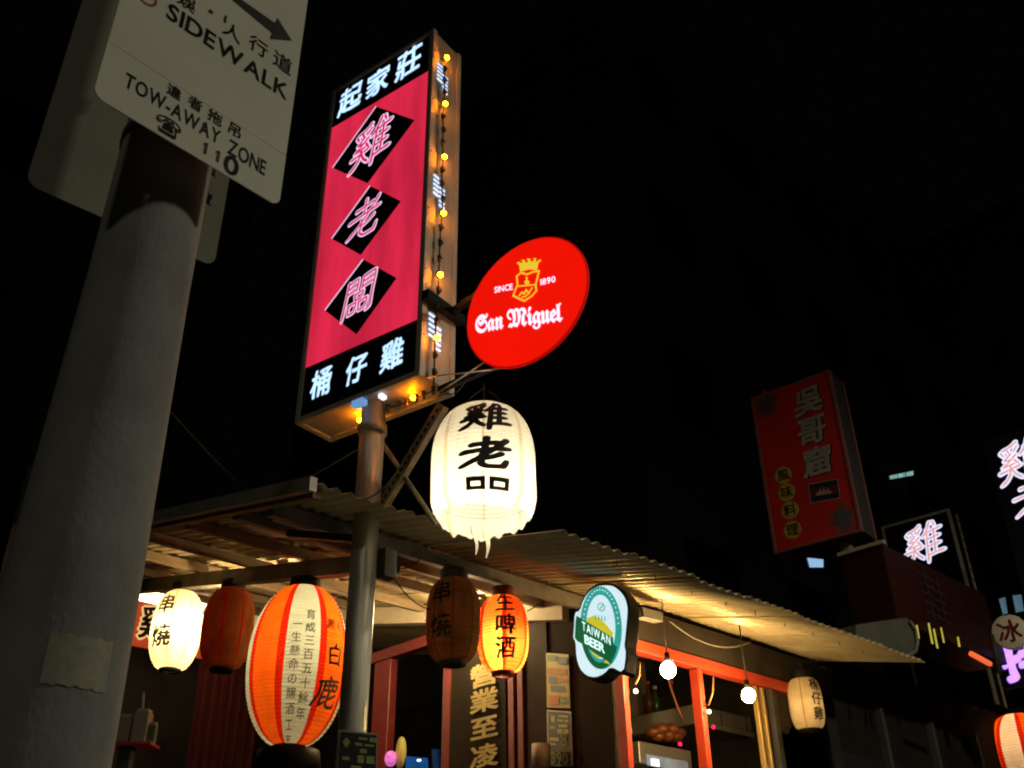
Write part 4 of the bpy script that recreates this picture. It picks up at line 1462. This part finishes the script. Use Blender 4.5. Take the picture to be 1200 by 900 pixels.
# condiment tray on the left
c = at(150, 872, 4.4)
tray = thing('serving_tray', c, 'red edged serving tray low beside the grey parking pole', 'tray')
MB().box(Frame(c, (1, 0, 0), (0, 1, 0)), -0.10, 0.11, -0.06, 0.06, -0.012, 0.0, bev=0.003).build('board', REDP, tray)
for i, (dx, hh, ww, mt, lab) in enumerate(((-0.07, .09, .022, pmat('brown_jar', (.3, .16, .08), .4), 'brown jar at the left end of the red tray'), (-0.02, .10, .028, pmat('pale_box', (.55, .4, .3), .6), 'pale carton in the middle of the red tray'),
                                          (0.045, .12, .03, pmat('cream_box', (.6, .5, .38), .6), 'tallest cream carton on the red tray'), (0.09, .07, .016, pmat('green_jar', (.15, .22, .12), .4), 'small greenish jar at the right end of the red tray'))):
    cc = c + Vector((dx, 0, 0.0005))
    t = thing('condiment_container', cc, lab, 'container', 'containers on the red tray')
    MB().box(Frame(cc, (1, 0, 0), (0, 1, 0)), -ww, ww, -ww, ww, 0, hh, bev=0.004).build('body', mt, t)
    MB().box(Frame(cc, (1, 0, 0), (0, 1, 0)), -ww * .8, ww * .8, -ww * .8, ww * .8, hh + 0.0005, hh + .012, bev=0.002).build('lid', WHITEP, t)
MB().rod(c + Vector((0, 0, -0.013)), c + Vector((0, 0, -c.z + 0.13)), 0.05, 0.05, up=Vector((1, 0, 0))).build('tray_stand', DARKSTEEL, tray)
MB().tube([at(168, 812, 4.5), at(166, 850, 4.5)], 0.006, 8).build('straw', WHITEP, None, T('thin pale rod standing above the serving tray', 'rod'))

# ================================================================== wires and hooks
wires = [
    ((448, 652), (505, 714), 0.05, 'thin cable looping from the post to the dusty lantern', lambda x, y: at(x, y, 4.1)),
    ((425, 585), (468, 548), 0.03, 'short cable hooked over the braces of the post', lambda x, y: at(x, y, 3.62)),
    ((450, 655), (495, 652), 0.05, 'short slack cable under the awning beside the post', lambda x, y: at(x, y, 4.1)),
]
for a, b, sg, lab, f in wires:
    MB().tube(hang(f(*a), f(*b), sg, 12), 0.003, 6).build('hanging_cable', WIREM, None, T(lab, 'cable'))
MB().tube(hang(onB_r(785, 728, -0.2), onB_r(880, 752, -0.2), 0.07, 14), 0.0035, 6).build('hanging_cable', pmat('grey_cable', (0.25, 0.22, 0.16), 0.5), None, T('pale cable sagging along the wall top beside the oval beer sign', 'cable'))
MB().tube(hang(onB_r(618, 716, 0.2), onB_r(648, 694, 0.3), 0.01, 8), 0.003, 6).build('hanging_cable', WIREM, None, T('thin wire from the red yellow lantern up to the roof corner', 'cable'))
MB().tube(hang(at(190, 470, 6), at(380, 640, 9), 0.1, 16), 0.006, 6).build('overhead_cable', WIREM, None, T('faint overhead cable crossing the dark left of the post', 'cable'))
MB().tube(hang(at(160, 640, 5.2), at(430, 520, 4.2), 0.06, 16), 0.005, 6).build('overhead_cable', pmat('faint_grey_cable', (0.12, 0.12, 0.12), 0.6), None, T('faint overhead cable rising above the roof verge', 'cable'))

# ================================================================== parking sign pole in the foreground
PP = at(166, 320, 1.67)
PP.z = 0
pp = thing('parking_pole', PP, 'thick grey painted street pole in the left foreground', 'pole')
m = MB()
m.tube([PP + Z * 0.13, PP + Z * 1.0, PP + Z * 1.93, PP + Z * 2.72, PP + Z * 3.75], 0.09, 48, rads=[0.130, 0.120, 0.1065, 0.092, 0.086])
m.build('shaft', GREYPAINT, pp)
MB().lathe(PP, [(0.14, 0.13), (0.14, 0.16), (0.122, 0.16)], 32).build('base_plate', DARKSTEEL, pp)
# worn pale sticker patch
m = MB()
vs = []
ca = math.degrees(math.atan2(-PP.y, -PP.x))
for z_ in (1.948, 2.022):
    rr = 0.1065 + (0.092 - 0.1065) * (z_ - 1.93) / 0.79 + 0.0012
    for i in range(13):
        q = R(ca - 8 + 52 * i / 12)
        vs.append(PP + Vector((rr * math.cos(q), rr * math.sin(q), z_ + 0.002 * math.sin(i * 2.3))))
m.add(vs, [(i, i + 1, i + 14, i + 13) for i in range(12)], 0, True)
m.build('sticker', pmat('worn_sticker', (0.27, 0.27, 0.20), 0.6, var=0.25, scale=60), pp)
for z_ in (3.04, 3.34):
    MB().lathe(PP, [(0.088, z_), (0.094, z_ + 0.002), (0.094, z_ + 0.03), (0.088, z_ + 0.032)], 40).build('clamp_band', DARKSTEEL, pp)

FS = Frame(pl(215, 170, at(215, 170, 1.5), dirv(-49)), dirv(41), dirv(-49))
FSo = at(215, 170, 1.5)


def plate(Fr, u0, u1, z0, z1, rad_, t_, name, mat, parent, square=()):
    pts = []
    for (cx, cz, a0) in ((u1 - rad_, z0 + rad_, -90), (u1 - rad_, z1 - rad_, 0), (u0 + rad_, z1 - rad_, 90), (u0 + rad_, z0 + rad_, 180)):
        if a0 in square:
            pts.append((u1 if a0 in (-90, 0) else u0, z0 if a0 in (-90, 180) else z1))
            continue
        for i in range(7):
            q = R(a0 + 15 * i)
            pts.append((cx + rad_ * math.cos(q), cz + rad_ * math.sin(q)))
    P3 = [Fr(u, 0, z) for u, z in pts]
    return MB().prism(P3, Fr.y, t_).build(name, mat, parent, recalc=True)


FSF = Frame((FSo.x, FSo.y, 0), dirv(41), dirv(-49))
ps = thing('parking_sign', FSF, 'cream sidewalk and tow-away zone sign on the front of the grey pole', 'sign')
up_pl = plate(FSF, -0.180, 0.222, 3.0640, 3.72, 0.022, 0.0025, 'upper_plate', PLATE, ps, (-90, 180))
lo_pl = plate(FSF, -0.180, 0.222, 2.925, 3.0628, 0.022, 0.0025, 'lower_plate', PLATE, ps, (0, 90))


def onF(x, y):
    return pl(x, y, FSo, FSF.y)


def fline(text, a, b, hpx, mat=INK, bold=0.02, sx=None, gap=0.12):
    A, Bp = onF(*a), onF(*b)
    zc = (A.z + Bp.z) / 2
    ua, ub = FSF.coords(A)[0], FSF.coords(Bp)[0]
    hh = (onF(a[0], a[1] - hpx / 2) - onF(a[0], a[1] + hpx / 2)).length / 0.70
    return line(text, FSF(ua, 0, zc), FSF(ub, 0, zc), hh, Z, mat, ps, off=0.0008, bold=bold, gap=gap)


def fchar(ch, x, y, wpx, hs=1.0, bold=0.02):
    c = onF(x, y)
    uA, uB = FSF.coords(onF(x - wpx / 2, y))[0], FSF.coords(onF(x + wpx / 2, y))[0]
    u, _, z_ = FSF.coords(c)
    char(ch, flat(FSF(u, 0, z_), FSF.x, Z, abs(uB - uA) * 1.15, 0.0008, sy=hs), INK, ps, bold=bold)


fline('SIDEWALK', (196, 15), (337, 105), 20, bold=0.022)
fline('TOW-AWAY', (146, 96), (258, 158), 18, bold=0.016)
fline('ZONE', (268, 170), (311, 198), 18, bold=0.016)
for ch, x, y in (('違', 204, 108), ('者', 229, 122), ('拖', 252, 138), ('吊', 275, 153)):
    fchar(ch, x, y, 17)
for ch, x, y in (('娛', 219, 3), ('人', 272, 38), ('行', 303, 55), ('道', 331, 74)):
    fchar(ch, x, y, 22, bold=0.012)
c = onF(247, 14)
MB().lathe(None, [(0.0001, 0.001), (0.0055, 0.001)], 20, ax=Frame(c, FSF.x, Z, -FSF.y)).build('dot', INK, ps)
fchar('☎', 197, 149, 23, hs=1.0, bold=0.02)
for x_ in (241, 255.5):
    y_ = 174 + (x_ - 241) * 0.64
    u_, _, z_ = FSF.coords(onF(x_, y_))
    k_ = FSF.coords(onF(x_ + 1, y_))[0] - u_
    h_ = 0.0142
    q_ = [(-1.9 * k_, -h_), (1.9 * k_, -h_), (1.9 * k_, h_), (-0.9 * k_, h_), (-4.2 * k_, h_ * .55), (-4.2 * k_, h_ * .25), (-1.9 * k_, h_ * .5)]
    MB().add([FSF(u_ + a_, -0.0008, z_ + b_) for a_, b_ in q_], [tuple(range(7))]).build('lettering', INK, lo_pl)
fline('0', (263, 189), (279, 198), 22, bold=0.022)
# arrow
ar = [(262, -8), (272, -8), (322, 27), (325, 21), (342, 48), (316, 46), (320, 40)]
ar3 = [FSF(*FSF.coords(onF(x, y))) - FSF.y * 0.0008 for x, y in ar]
MB().add(ar3, [(0, 1, 2, 6), (3, 4, 5), (6, 2, 3), (6, 3, 5)]).build('arrow', INK, ps)
m = MB()
c = onF(172, -4)
ring = 24
vs = []
for rr_ in (0.017, 0.022):
    for k in range(ring):
        q = 2 * math.pi * k / ring
        vs.append(c + FSF.x * rr_ * math.cos(q) + Z * rr_ * math.sin(q) - FSF.y * 0.0008)
m.add(vs, [(k, (k + 1) % ring, ring + (k + 1) % ring, ring + k) for k in range(ring)])
m.build('red_circle', REDINK, ps)
# plate behind the pole
BSo = at(143, 248, 1.86)
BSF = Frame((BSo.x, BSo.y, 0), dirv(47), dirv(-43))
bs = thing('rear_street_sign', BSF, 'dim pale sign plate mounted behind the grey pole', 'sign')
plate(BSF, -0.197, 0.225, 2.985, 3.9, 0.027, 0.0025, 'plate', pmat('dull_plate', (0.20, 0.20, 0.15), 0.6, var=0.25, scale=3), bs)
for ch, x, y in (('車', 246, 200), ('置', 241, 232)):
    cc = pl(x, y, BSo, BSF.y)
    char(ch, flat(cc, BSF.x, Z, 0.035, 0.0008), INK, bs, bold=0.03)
for z_ in (3.005, 3.315):
    MB().rod(PP + Z * z_ + FSF.y * -0.085, FSF(0.02, 0.003, z_), 0.03, 0.02).build('bracket', DARKSTEEL, ps)

# ================================================================== red restaurant sign down the street
RSo = at(940, 540, 8)
RF = Frame((RSo.x, RSo.y, 0), dirv(130), dirv(40))
rr = thing('red_restaurant_sign', Frame(RF(0, 0.15, 4.52), RF.x, RF.y), 'unlit red sign with silver lettering and four yellow discs on a pole', 'sign')
rz0, rz1 = 4.52, 6.02
RPAN = pmat('dark_red_panel', (0.60, 0.024, 0.018), 0.45, var=0.2, scale=3, bump=0.03)
MB().box(RF, -0.375, 0.385, 0.008, 0.28, rz0 + 0.01, rz1 - 0.01).build('casing', pmat('dull_sign_casing', (0.05, 0.04, 0.035), 0.6), rr)
MB().box(RF, -0.355, 0.365, 0.0, 0.007, rz0 + 0.02, rz1 - 0.02).build('panel', RPAN, rr)
RFR = pmat('worn_red_frame', (0.28, 0.10, 0.08), 0.5)
for a_ in ((-0.38, -0.355, -.008, .3, rz0, rz1), (0.365, 0.39, -.008, .03, rz0, rz1), (0.365, 0.39, .27, .3, rz0, rz1), (-0.355, .365, -.008, .03, rz1 - .02, rz1), (-0.355, .365, -.008, .03, rz0, rz0 + .02)):
    MB().box(RF, *a_, bev=0.003).build('frame_profile', RFR, rr)


def onR(x, y, off=0.0):
    return pl(x, y, RSo, RF.y) - RF.y * off


SILV = pmat('silver_lettering', (0.92, 0.90, 0.76), 0.4, 0.0, bump=0)
for ch, x, y in (('吳', 946, 470), ('哥', 950, 505), ('窟', 957, 541)):
    c = onR(x, y)
    char(ch, flat(c - RF.x * -0.012 + Z * -.01, RF.x, Z, 0.27, 0.002), INK, rr, bold=0.035, brush=0.02, shear=.1)
    char(ch, flat(c, RF.x, Z, 0.27, 0.004), SILV, rr, bold=0.03, brush=0.02, shear=.1)
YD = pmat('yellow_disc', (0.50, 0.42, 0.06), 0.5, bump=0)
for ch, x, y in (('風', 918, 557), ('味', 922, 577), ('料', 926, 598), ('理', 929, 621)):
    c = onR(x, y)
    MB().lathe(None, [(0.0001, 0.002), (0.078, 0.002)], 28, ax=Frame(c, RF.x, Z, -RF.y)).build('yellow_disc', YD, rr)
    char(ch, flat(c, RF.x, Z, 0.115, 0.004), REDDARK, rr, bold=0.01)
fl4 = [(948, 568), (981, 562), (984, 583), (951, 589)]
MB().add([onR(x, y, .002) for x, y in [(947, 567), (982, 561), (985, 584), (950, 590)][::-1]], [(0, 1, 2, 3)]).build('flag_border', pmat('flag_white', (.4, .35, .3), .5, bump=0), rr)
MB().add([onR(x, y, .003) for x, y in fl4[::-1]], [(0, 1, 2, 3)]).build('flag_field', PK, rr)
MB().add([onR(x, y, .004) for x, y in [(949, 573.5), (981.5, 567.5), (983, 577.5), (950.5, 583.5)][::-1]], [(0, 1, 2, 3)]).build('flag_stripe', REDDARK, rr)
MB().add([onR(x, y, .005) for x, y in [(956, 581), (958, 577), (960, 577), (961, 572), (962.5, 576), (964, 576), (965.5, 570), (967, 575), (969, 575), (970, 571), (971.5, 575), (974, 575), (976, 578)][::-1]], [tuple(range(13))]).build('flag_temple', pmat('flag_pale', (.45, .32, .28), .5, bump=0), rr)
ORN = pmat('grey_ornament', (0.10, 0.09, 0.11), 0.5, bump=0)
ORP = pmat('rose_ornament', (0.30, 0.06, 0.06), 0.5, bump=0)
for cx, cy_ in ((898, 474), (988, 608)):
    c = onR(cx, cy_)
    m = MB()
    pts = [c + RF.x * 0.11 * math.cos(R(a_)) * (1 + .18 * math.sin(R(a_) * 5)) + Z * 0.13 * math.sin(R(a_)) * (1 + .18 * math.sin(R(a_) * 5)) - RF.y * .002 for a_ in range(0, 360, 10)]
    m.add([c - RF.y * .002] + pts, [(0, i + 1, (i + 1) % 36 + 1) for i in range(36)])
    m.build('corner_ornament', ORP, rr)
    m = MB()
    pts = [c + RF.x * 0.07 * math.cos(R(a_)) * (1 + .25 * math.sin(R(a_) * 6)) + Z * 0.085 * math.sin(R(a_)) * (1 + .25 * math.sin(R(a_) * 6)) - RF.y * .0035 for a_ in range(0, 360, 10)]
    m.add([c - RF.y * .0035] + pts, [(0, i + 1, (i + 1) % 36 + 1) for i in range(36)])
    m.build('corner_ornament', ORN, rr)
rp = RF(0.18, 0.15, 0)
rpt = thing('street_sign_pole', rp, 'mottled pole under the unlit red restaurant sign', 'pole')
MB().box(Frame(rp, B.x, B.y), -.08, .08, -.08, .3, 3.605, 3.63).build('foot_plate', DARKSTEEL, rpt)
MB().tube([rp + Z * 3.632, rp + Z * 4.515], 0.055, 16).build('shaft', pmat('mottled_pole', (0.22, 0.21, 0.18), 0.6, var=0.6, scale=18), rpt)
for z_ in (3.92, 4.28):
    MB().lathe(rp, [(0.056, z_), (0.064, z_ + .004), (0.064, z_ + .035), (0.056, z_ + .04)], 20).build('clamp_band', STEEL, rpt)

# ================================================================== black light box with a white character
BLo = at(1080, 640, 11)
BF = Frame((BLo.x, BLo.y, 0), dirv(132), dirv(42))
bk = thing('black_light_box', Frame(BF(0, 0.1, 3.6), BF.x, BF.y), 'black light box sign with one glowing white character above the dark red signboard', 'sign')
bz1, bz0 = 5.75, 3.7
MB().box(BF, -0.375, 0.36, 0.008, 0.24, bz0, bz1 - .01).build('casing', BLACKP, bk)
BFR = pmat('cream_sign_frame', (0.50, 0.47, 0.33), 0.5)
for a_ in ((-0.39, -0.36, -.008, .25, bz0, bz1), (0.345, 0.375, -.008, .03, bz0, bz1), (0.345, 0.375, .22, .25, bz0, bz1), (-0.36, .345, -.008, .03, bz1 - .03, bz1)):
    MB().box(BF, *a_, bev=0.003).build('frame_profile', BFR, bk)
MB().box(BF, -0.36, 0.345, 0.0, 0.007, bz0 + .01, bz1 - .03).build('panel', BLKAC, bk)
c = pl(1083, 637, BLo, BF.y)
WH2 = emat('distant_white_lettering', lin((225, 228, 255)), 1.0)
SAL = emat('distant_salmon_lettering', lin((225, 160, 150)), 0.95)
ink('雞', flat(c, BF.x, Z, 0.46, 0.002), WH2, bk, 0.046, 5, 0.1)
ink('雞', flat(c, BF.x, Z, 0.46, 0.006), SAL, bk, 0.006, 5, 0.1)
for k in range(9):
    z_ = bz1 - 0.12 - k * 0.11
    MB().ball(BF(0.39, 0.12, z_), 0.02, 8, 6).build('bulb', DIMB, bk)
bp_ = BF(0, 0.12, 0)
MB().tube([bp_ + Z * .13, bp_ + Z * bz0], 0.05, 12).build('support_pole', DARKSTEEL, bk)

# vertical sign at the right edge
VSo = at(1196, 560, 8.6)
VF = Frame((VSo.x, VSo.y, 0), dirv(130), dirv(40))
vs_ = thing('vertical_light_box', Frame(VF(0.2, 0.1, 3.6), VF.x, VF.y), 'tall black light box with glowing white characters cut by the right edge', 'sign')
zz1 = pl(1190, 505, VSo, VF.y).z
zz0 = pl(1199, 690, VSo, VF.y).z
MB().box(VF, -0.22, 0.56, 0.008, 0.24, zz0, zz1).build('casing', BLACKP, vs_)
MB().box(VF, -0.21, 0.55, 0.0, 0.007, zz0 + .3, zz1 - .02).build('panel', BLKAC, vs_)
MB().box(VF, -0.04, 0.55, -0.002, 0.0065, zz0 + .02, zz0 + .42).build('red_panel', emat('dim_red_panel', lin((215, 50, 35)), 0.9), vs_)
for ch, x, y, s_ in (('雞', 1198, 540, .40), ('老', 1213, 582, .36)):
    c = pl(x, y, VSo, VF.y)
    ink(ch, flat(c, VF.x, Z, s_, 0.002), WH2, vs_, 0.046, 6, 0.1)
    ink(ch, flat(c, VF.x, Z, s_, 0.006), SAL, vs_, 0.004, 6, 0.1)
MB().tube([VF(.2, .12, .13), VF(.2, .12, zz0)], 0.05, 12).build('support_pole', DARKSTEEL, vs_)

# ================================================================== next shop: slanting signboard, canopy, ice sign, neon
nb = thing('neighbour_shop', Frame(B(7, 0.6, 0), B.x, B.y), 'dark neighbouring shop with closed shutters beyond the awning', 'building')
MB().box(B, 3.42, 11, 0.75, 6, 0.13, 3.6).build('wall', WALLD, nb)
for k in range(6):
    e_ = 3.7 + k * 0.85
    MB().box(B, e_, e_ + 0.05, 0.70, 0.76, 0.13, 3.3).build('door_post', pmat('dark_grey_post', (.09, .09, .085), .5, spec=0.06), nb)
    MB().box(B, e_ + 0.06, e_ + 0.80, 0.735, 0.748, 0.13, 2.9).build('shutter_panel', pmat('shutter_grey', (.028, .028, .028), .5, spec=0.06), nb)
nsb = thing('shop_signboard', Frame(B(5.5, 0, 3.7), B.x, B.y), 'unlit dark maroon signboard with faint lettering under the black light box', 'sign')
MA = pmat('maroon_board', (0.035, 0.011, 0.008), 0.5, var=0.3, scale=1.5, spec=0.06)
MB().box(B, 4.52, 6.36, 0.0, 0.35, 3.66, 4.24, bev=0.01).build('board', MA, nsb)
MB().box(B, 4.50, 4.54, -0.02, 0.36, 4.235, 4.26).build('top_trim', BFR, nsb)
GRL = pmat('faint_grey_lettering', (.045, .03, .025), .5, bump=0, spec=0.06)
for i, (x_, y_) in enumerate(((1088, 697), (1103, 706))):
    c = onB_r(x_, y_, -0.004)
    m = MB()
    for k in range(5):
        m.box(Frame(c, B.x, B.y), -0.13 + 0.02 * (k % 2), 0.13 - 0.03 * (k % 3), -0.003, 0, -0.16 + k * 0.075, -0.14 + k * 0.075)
    m.box(Frame(c, B.x, B.y), -0.015, 0.015, -0.0045, -0.0032, -0.2, 0.2)
    m.build('faint_lettering', GRL, nsb)
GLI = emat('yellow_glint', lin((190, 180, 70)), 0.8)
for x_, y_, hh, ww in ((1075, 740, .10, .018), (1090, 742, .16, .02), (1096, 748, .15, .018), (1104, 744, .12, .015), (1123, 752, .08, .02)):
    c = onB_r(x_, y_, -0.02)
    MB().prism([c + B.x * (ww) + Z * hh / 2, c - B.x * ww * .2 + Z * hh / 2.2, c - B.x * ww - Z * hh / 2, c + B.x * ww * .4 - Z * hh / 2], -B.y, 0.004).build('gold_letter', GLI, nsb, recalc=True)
MB().tube([onB_r(1138, 766, -0.1), onB_r(1160, 778, -0.1)], 0.02, 8).build('neon_tube', emat('orange_tube', lin((250, 110, 60)), 0.9), None, T('short glowing orange tube lamp under the maroon signboard', 'tube lamp'))
# canopy with a rounded end
cn = thing('white_canopy', Frame(B(4, -0.7, 3.3), B.x, B.y), 'dull white canopy with a rounded end just beyond the awning', 'canopy')
cpx = [(1003, 732), (1030, 728), (1062, 724), (1070, 730), (1074, 745), (1075, 758), (1070, 766), (1056, 768), (1030, 757), (1003, 748)]
cp3 = [onB_r(x, y, -0.45) for x, y in cpx]
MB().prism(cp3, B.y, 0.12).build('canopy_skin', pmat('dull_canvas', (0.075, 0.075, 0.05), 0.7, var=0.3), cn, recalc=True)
rimp = [onB_r(x, y, -0.46) for x, y in ((1066, 728), (1072, 738), (1075, 752), (1073, 763), (1066, 768), (1054, 771))]
MB().tube(rimp, 0.013, 8).build('rim_pipe', pmat('pale_pipe', (0.12, 0.11, 0.08), 0.5), cn)
# ice disc sign
c = onB_r(1183, 740, -0.15)
IF = Frame(c, dirv(128), Z, -dirv(38))
ice = thing('ice_shop_sign', c, 'round pale sign with one red character at the right edge', 'sign')
MB().lathe(None, [(0.0001, 0.0), (0.132, 0.0), (0.138, -0.004), (0.138, -0.05), (0.0001, -0.05)], 40, ax=IF).build('disc', pmat('cream_disc', (0.75, 0.70, 0.52), 0.5), ice)
char('冰', flat(c, dirv(128), Z, 0.19, 0.002), REDINK, ice, bold=0.025, brush=0.03)
MB().tube([c + dirv(38) * 0.02 - dirv(128) * 0.14 + Z * .0, c + dirv(38) * 0.02 - dirv(128) * 0.16 - Z * .3], 0.03, 8).build('bracket', DARKSTEEL, ice)
# purple neon
ne = thing('neon_sign', onB_r(1192, 785, 0.05), 'violet white neon lettering on a black panel at the right edge', 'neon sign')
NEO = emat('violet_neon', lin((215, 165, 255)), 1.0)
NEOP = emat('violet_neon_dark', lin((95, 50, 190)), 0.8)
c = onB_r(1200, 768, -0.1)
MB().box(Frame(c + dirv(38) * 0.02, dirv(128), dirv(38)), -.22, .3, 0, 0.03, -.24, .26).build('panel', BLACKP, ne)
for k in range(3):
    char('排', flat(c + dirv(128) * (.006 * k) + Z * (-.02 + .006 * k), dirv(128), Z, 0.40, 0.002 + .001 * k), (NEOP, NEO, NEO)[k], ne, bold=0.04, brush=0.04)
char('日', flat(c + dirv(128) * .12 + Z * .16, dirv(128), Z, 0.1, 0.006), emat('pink_neon', lin((235, 60, 90)), .9), ne, bold=0.03)

# ================================================================== dark blocks behind
def block(name, label, e0, e1, r0, r1, h, wins, mat=FARWALL, wcol=None, grid=None):
    t = thing(name, Frame(B((e0 + e1) / 2, (r0 + r1) / 2, 0), B.x, B.y), label, 'building')
    MB().box(B, e0, e1, r0, r1, 0.13, h).build('wall', mat, t)
    MB().box(B, e0 - .1, e1 + .1, r0 - .1, r1 + .1, h, h + 0.35).build('parapet', mat, t)
    if grid:
        n_e, n_z, zb, dz = grid
        for i in range(n_e):
            for j in range(n_z):
                e_ = e0 + (i + .5) * (e1 - e0) / n_e
                z_ = zb + j * dz
                MB().box(B, e_ - .62, e_ + .62, r0 - .06, r0 - .002, z_ - .06, z_).build('sill', mat, t)
                MB().box(B, e_ - .55, e_ + .55, r0 - .012, r0 + .02, z_, z_ + 1.3).build('window', BLACKP, t)
    return t


block('apartment_block', 'dark apartment block rising behind the eatery', -9, 3.5, 9, 18, 13, None, grid=(5, 3, 5.0, 3.0))
block('apartment_block', 'unlit taller apartment block further along the street', 7, 19, 4.0, 13, 16, None, grid=(5, 4, 5.0, 3.0))
far = block('apartment_block', 'far dark apartment block with a few cool lit windows', 22, 40, 0.0, 12, 19, None, grid=(6, 5, 4.0, 3.2))
LW = emat('cool_lit_window', lin((150, 200, 200)), 0.85, var=0.5, scale=3)
LWB = emat('dim_blue_window', lin((90, 125, 140)), 0.7, var=0.3, scale=3)


def lit(pts, D, mat, label, panes=1):
    P4 = [onB_r(x, y, D) for x, y in pts]
    c = sum(P4, Vector()) / 4
    n = B.y
    t = thing('lit_window', c, label, 'window')
    for k in range(panes):
        a0, a1 = k / panes + .03, (k + 1) / panes - .03
        q = [P4[0].lerp(P4[1], a0), P4[0].lerp(P4[1], a1), P4[3].lerp(P4[2], a1), P4[3].lerp(P4[2], a0)]
        MB().prism([v - n * .02 for v in q], n, 0.015).build('pane', mat, t, recalc=True)
    MB().prism([P4[0].lerp(P4[2], -.06), P4[1].lerp(P4[3], -.06), P4[2].lerp(P4[0], -.06), P4[3].lerp(P4[1], -.06)], n, 0.05).build('frame', BLACKP, t, recalc=True)
    return t


lit([(1041, 558), (1070, 552), (1070, 557), (1042, 562)], 3.9, LW, 'row of cool white panes high behind the black light box', 3)
lit([(945, 654), (964, 656), (964, 665), (948, 665)], 3.9, emat('blue_white_window', lin((150, 195, 235)), .9), 'small blue white window left of the mottled pole', 3)
lit([(1170, 702), (1177, 700), (1180, 719), (1175, 720)], 3.9, LWB, 'narrow dim blue window above the round ice sign')
lit([(1186, 698), (1196, 697), (1199, 716), (1190, 718)], 3.9, LWB, 'wider dim blue window above the round ice sign')

# ================================================================== the street lamp behind the viewer that lights the parking sign; the further one is added for the red sign
for lp, pw, lab in ((B(-4.5, -6.0, 0.13), 145.0, 'grey street lamp behind the viewer on the opposite pavement'), (B(3.2, -5.7, 0.13), 760.0, 'added unseen street lamp further along the opposite pavement')):
    slm = thing('street_lamp', lp, lab, 'street lamp', 'street lamps on the opposite pavement')
    MB().tube([lp, lp + Z * 3, lp + Z * 5.6, lp + Z * 5.95 + B.y * .2, lp + Z * 6.05 + B.y * .7], 0.06, 14, rads=[.09, .07, .05, .04, .04]).build('lamp_column', GREYPAINT, slm)
    hd = lp + Z * 6.05 + B.y * 0.9
    HF = Frame(hd, B.x, B.y)
    hb = MB().box(HF, -.12, .12, -.28, .28, -.03, .06, bev=.02).build('lamp_head', DARKSTEEL, slm)
    MB().box(HF, -.09, .09, -.2, .2, -.04, -.031).build('lamp_lens', emat('street_lamp_lens_%d' % pw, (1.0, 0.92, 0.68), pw), hb)

for o in list(bpy.data.objects):
    if o.type == 'MESH' and o.parent is None and 'label' not in o and 'kind' not in o:
        o['kind'] = 'structure'
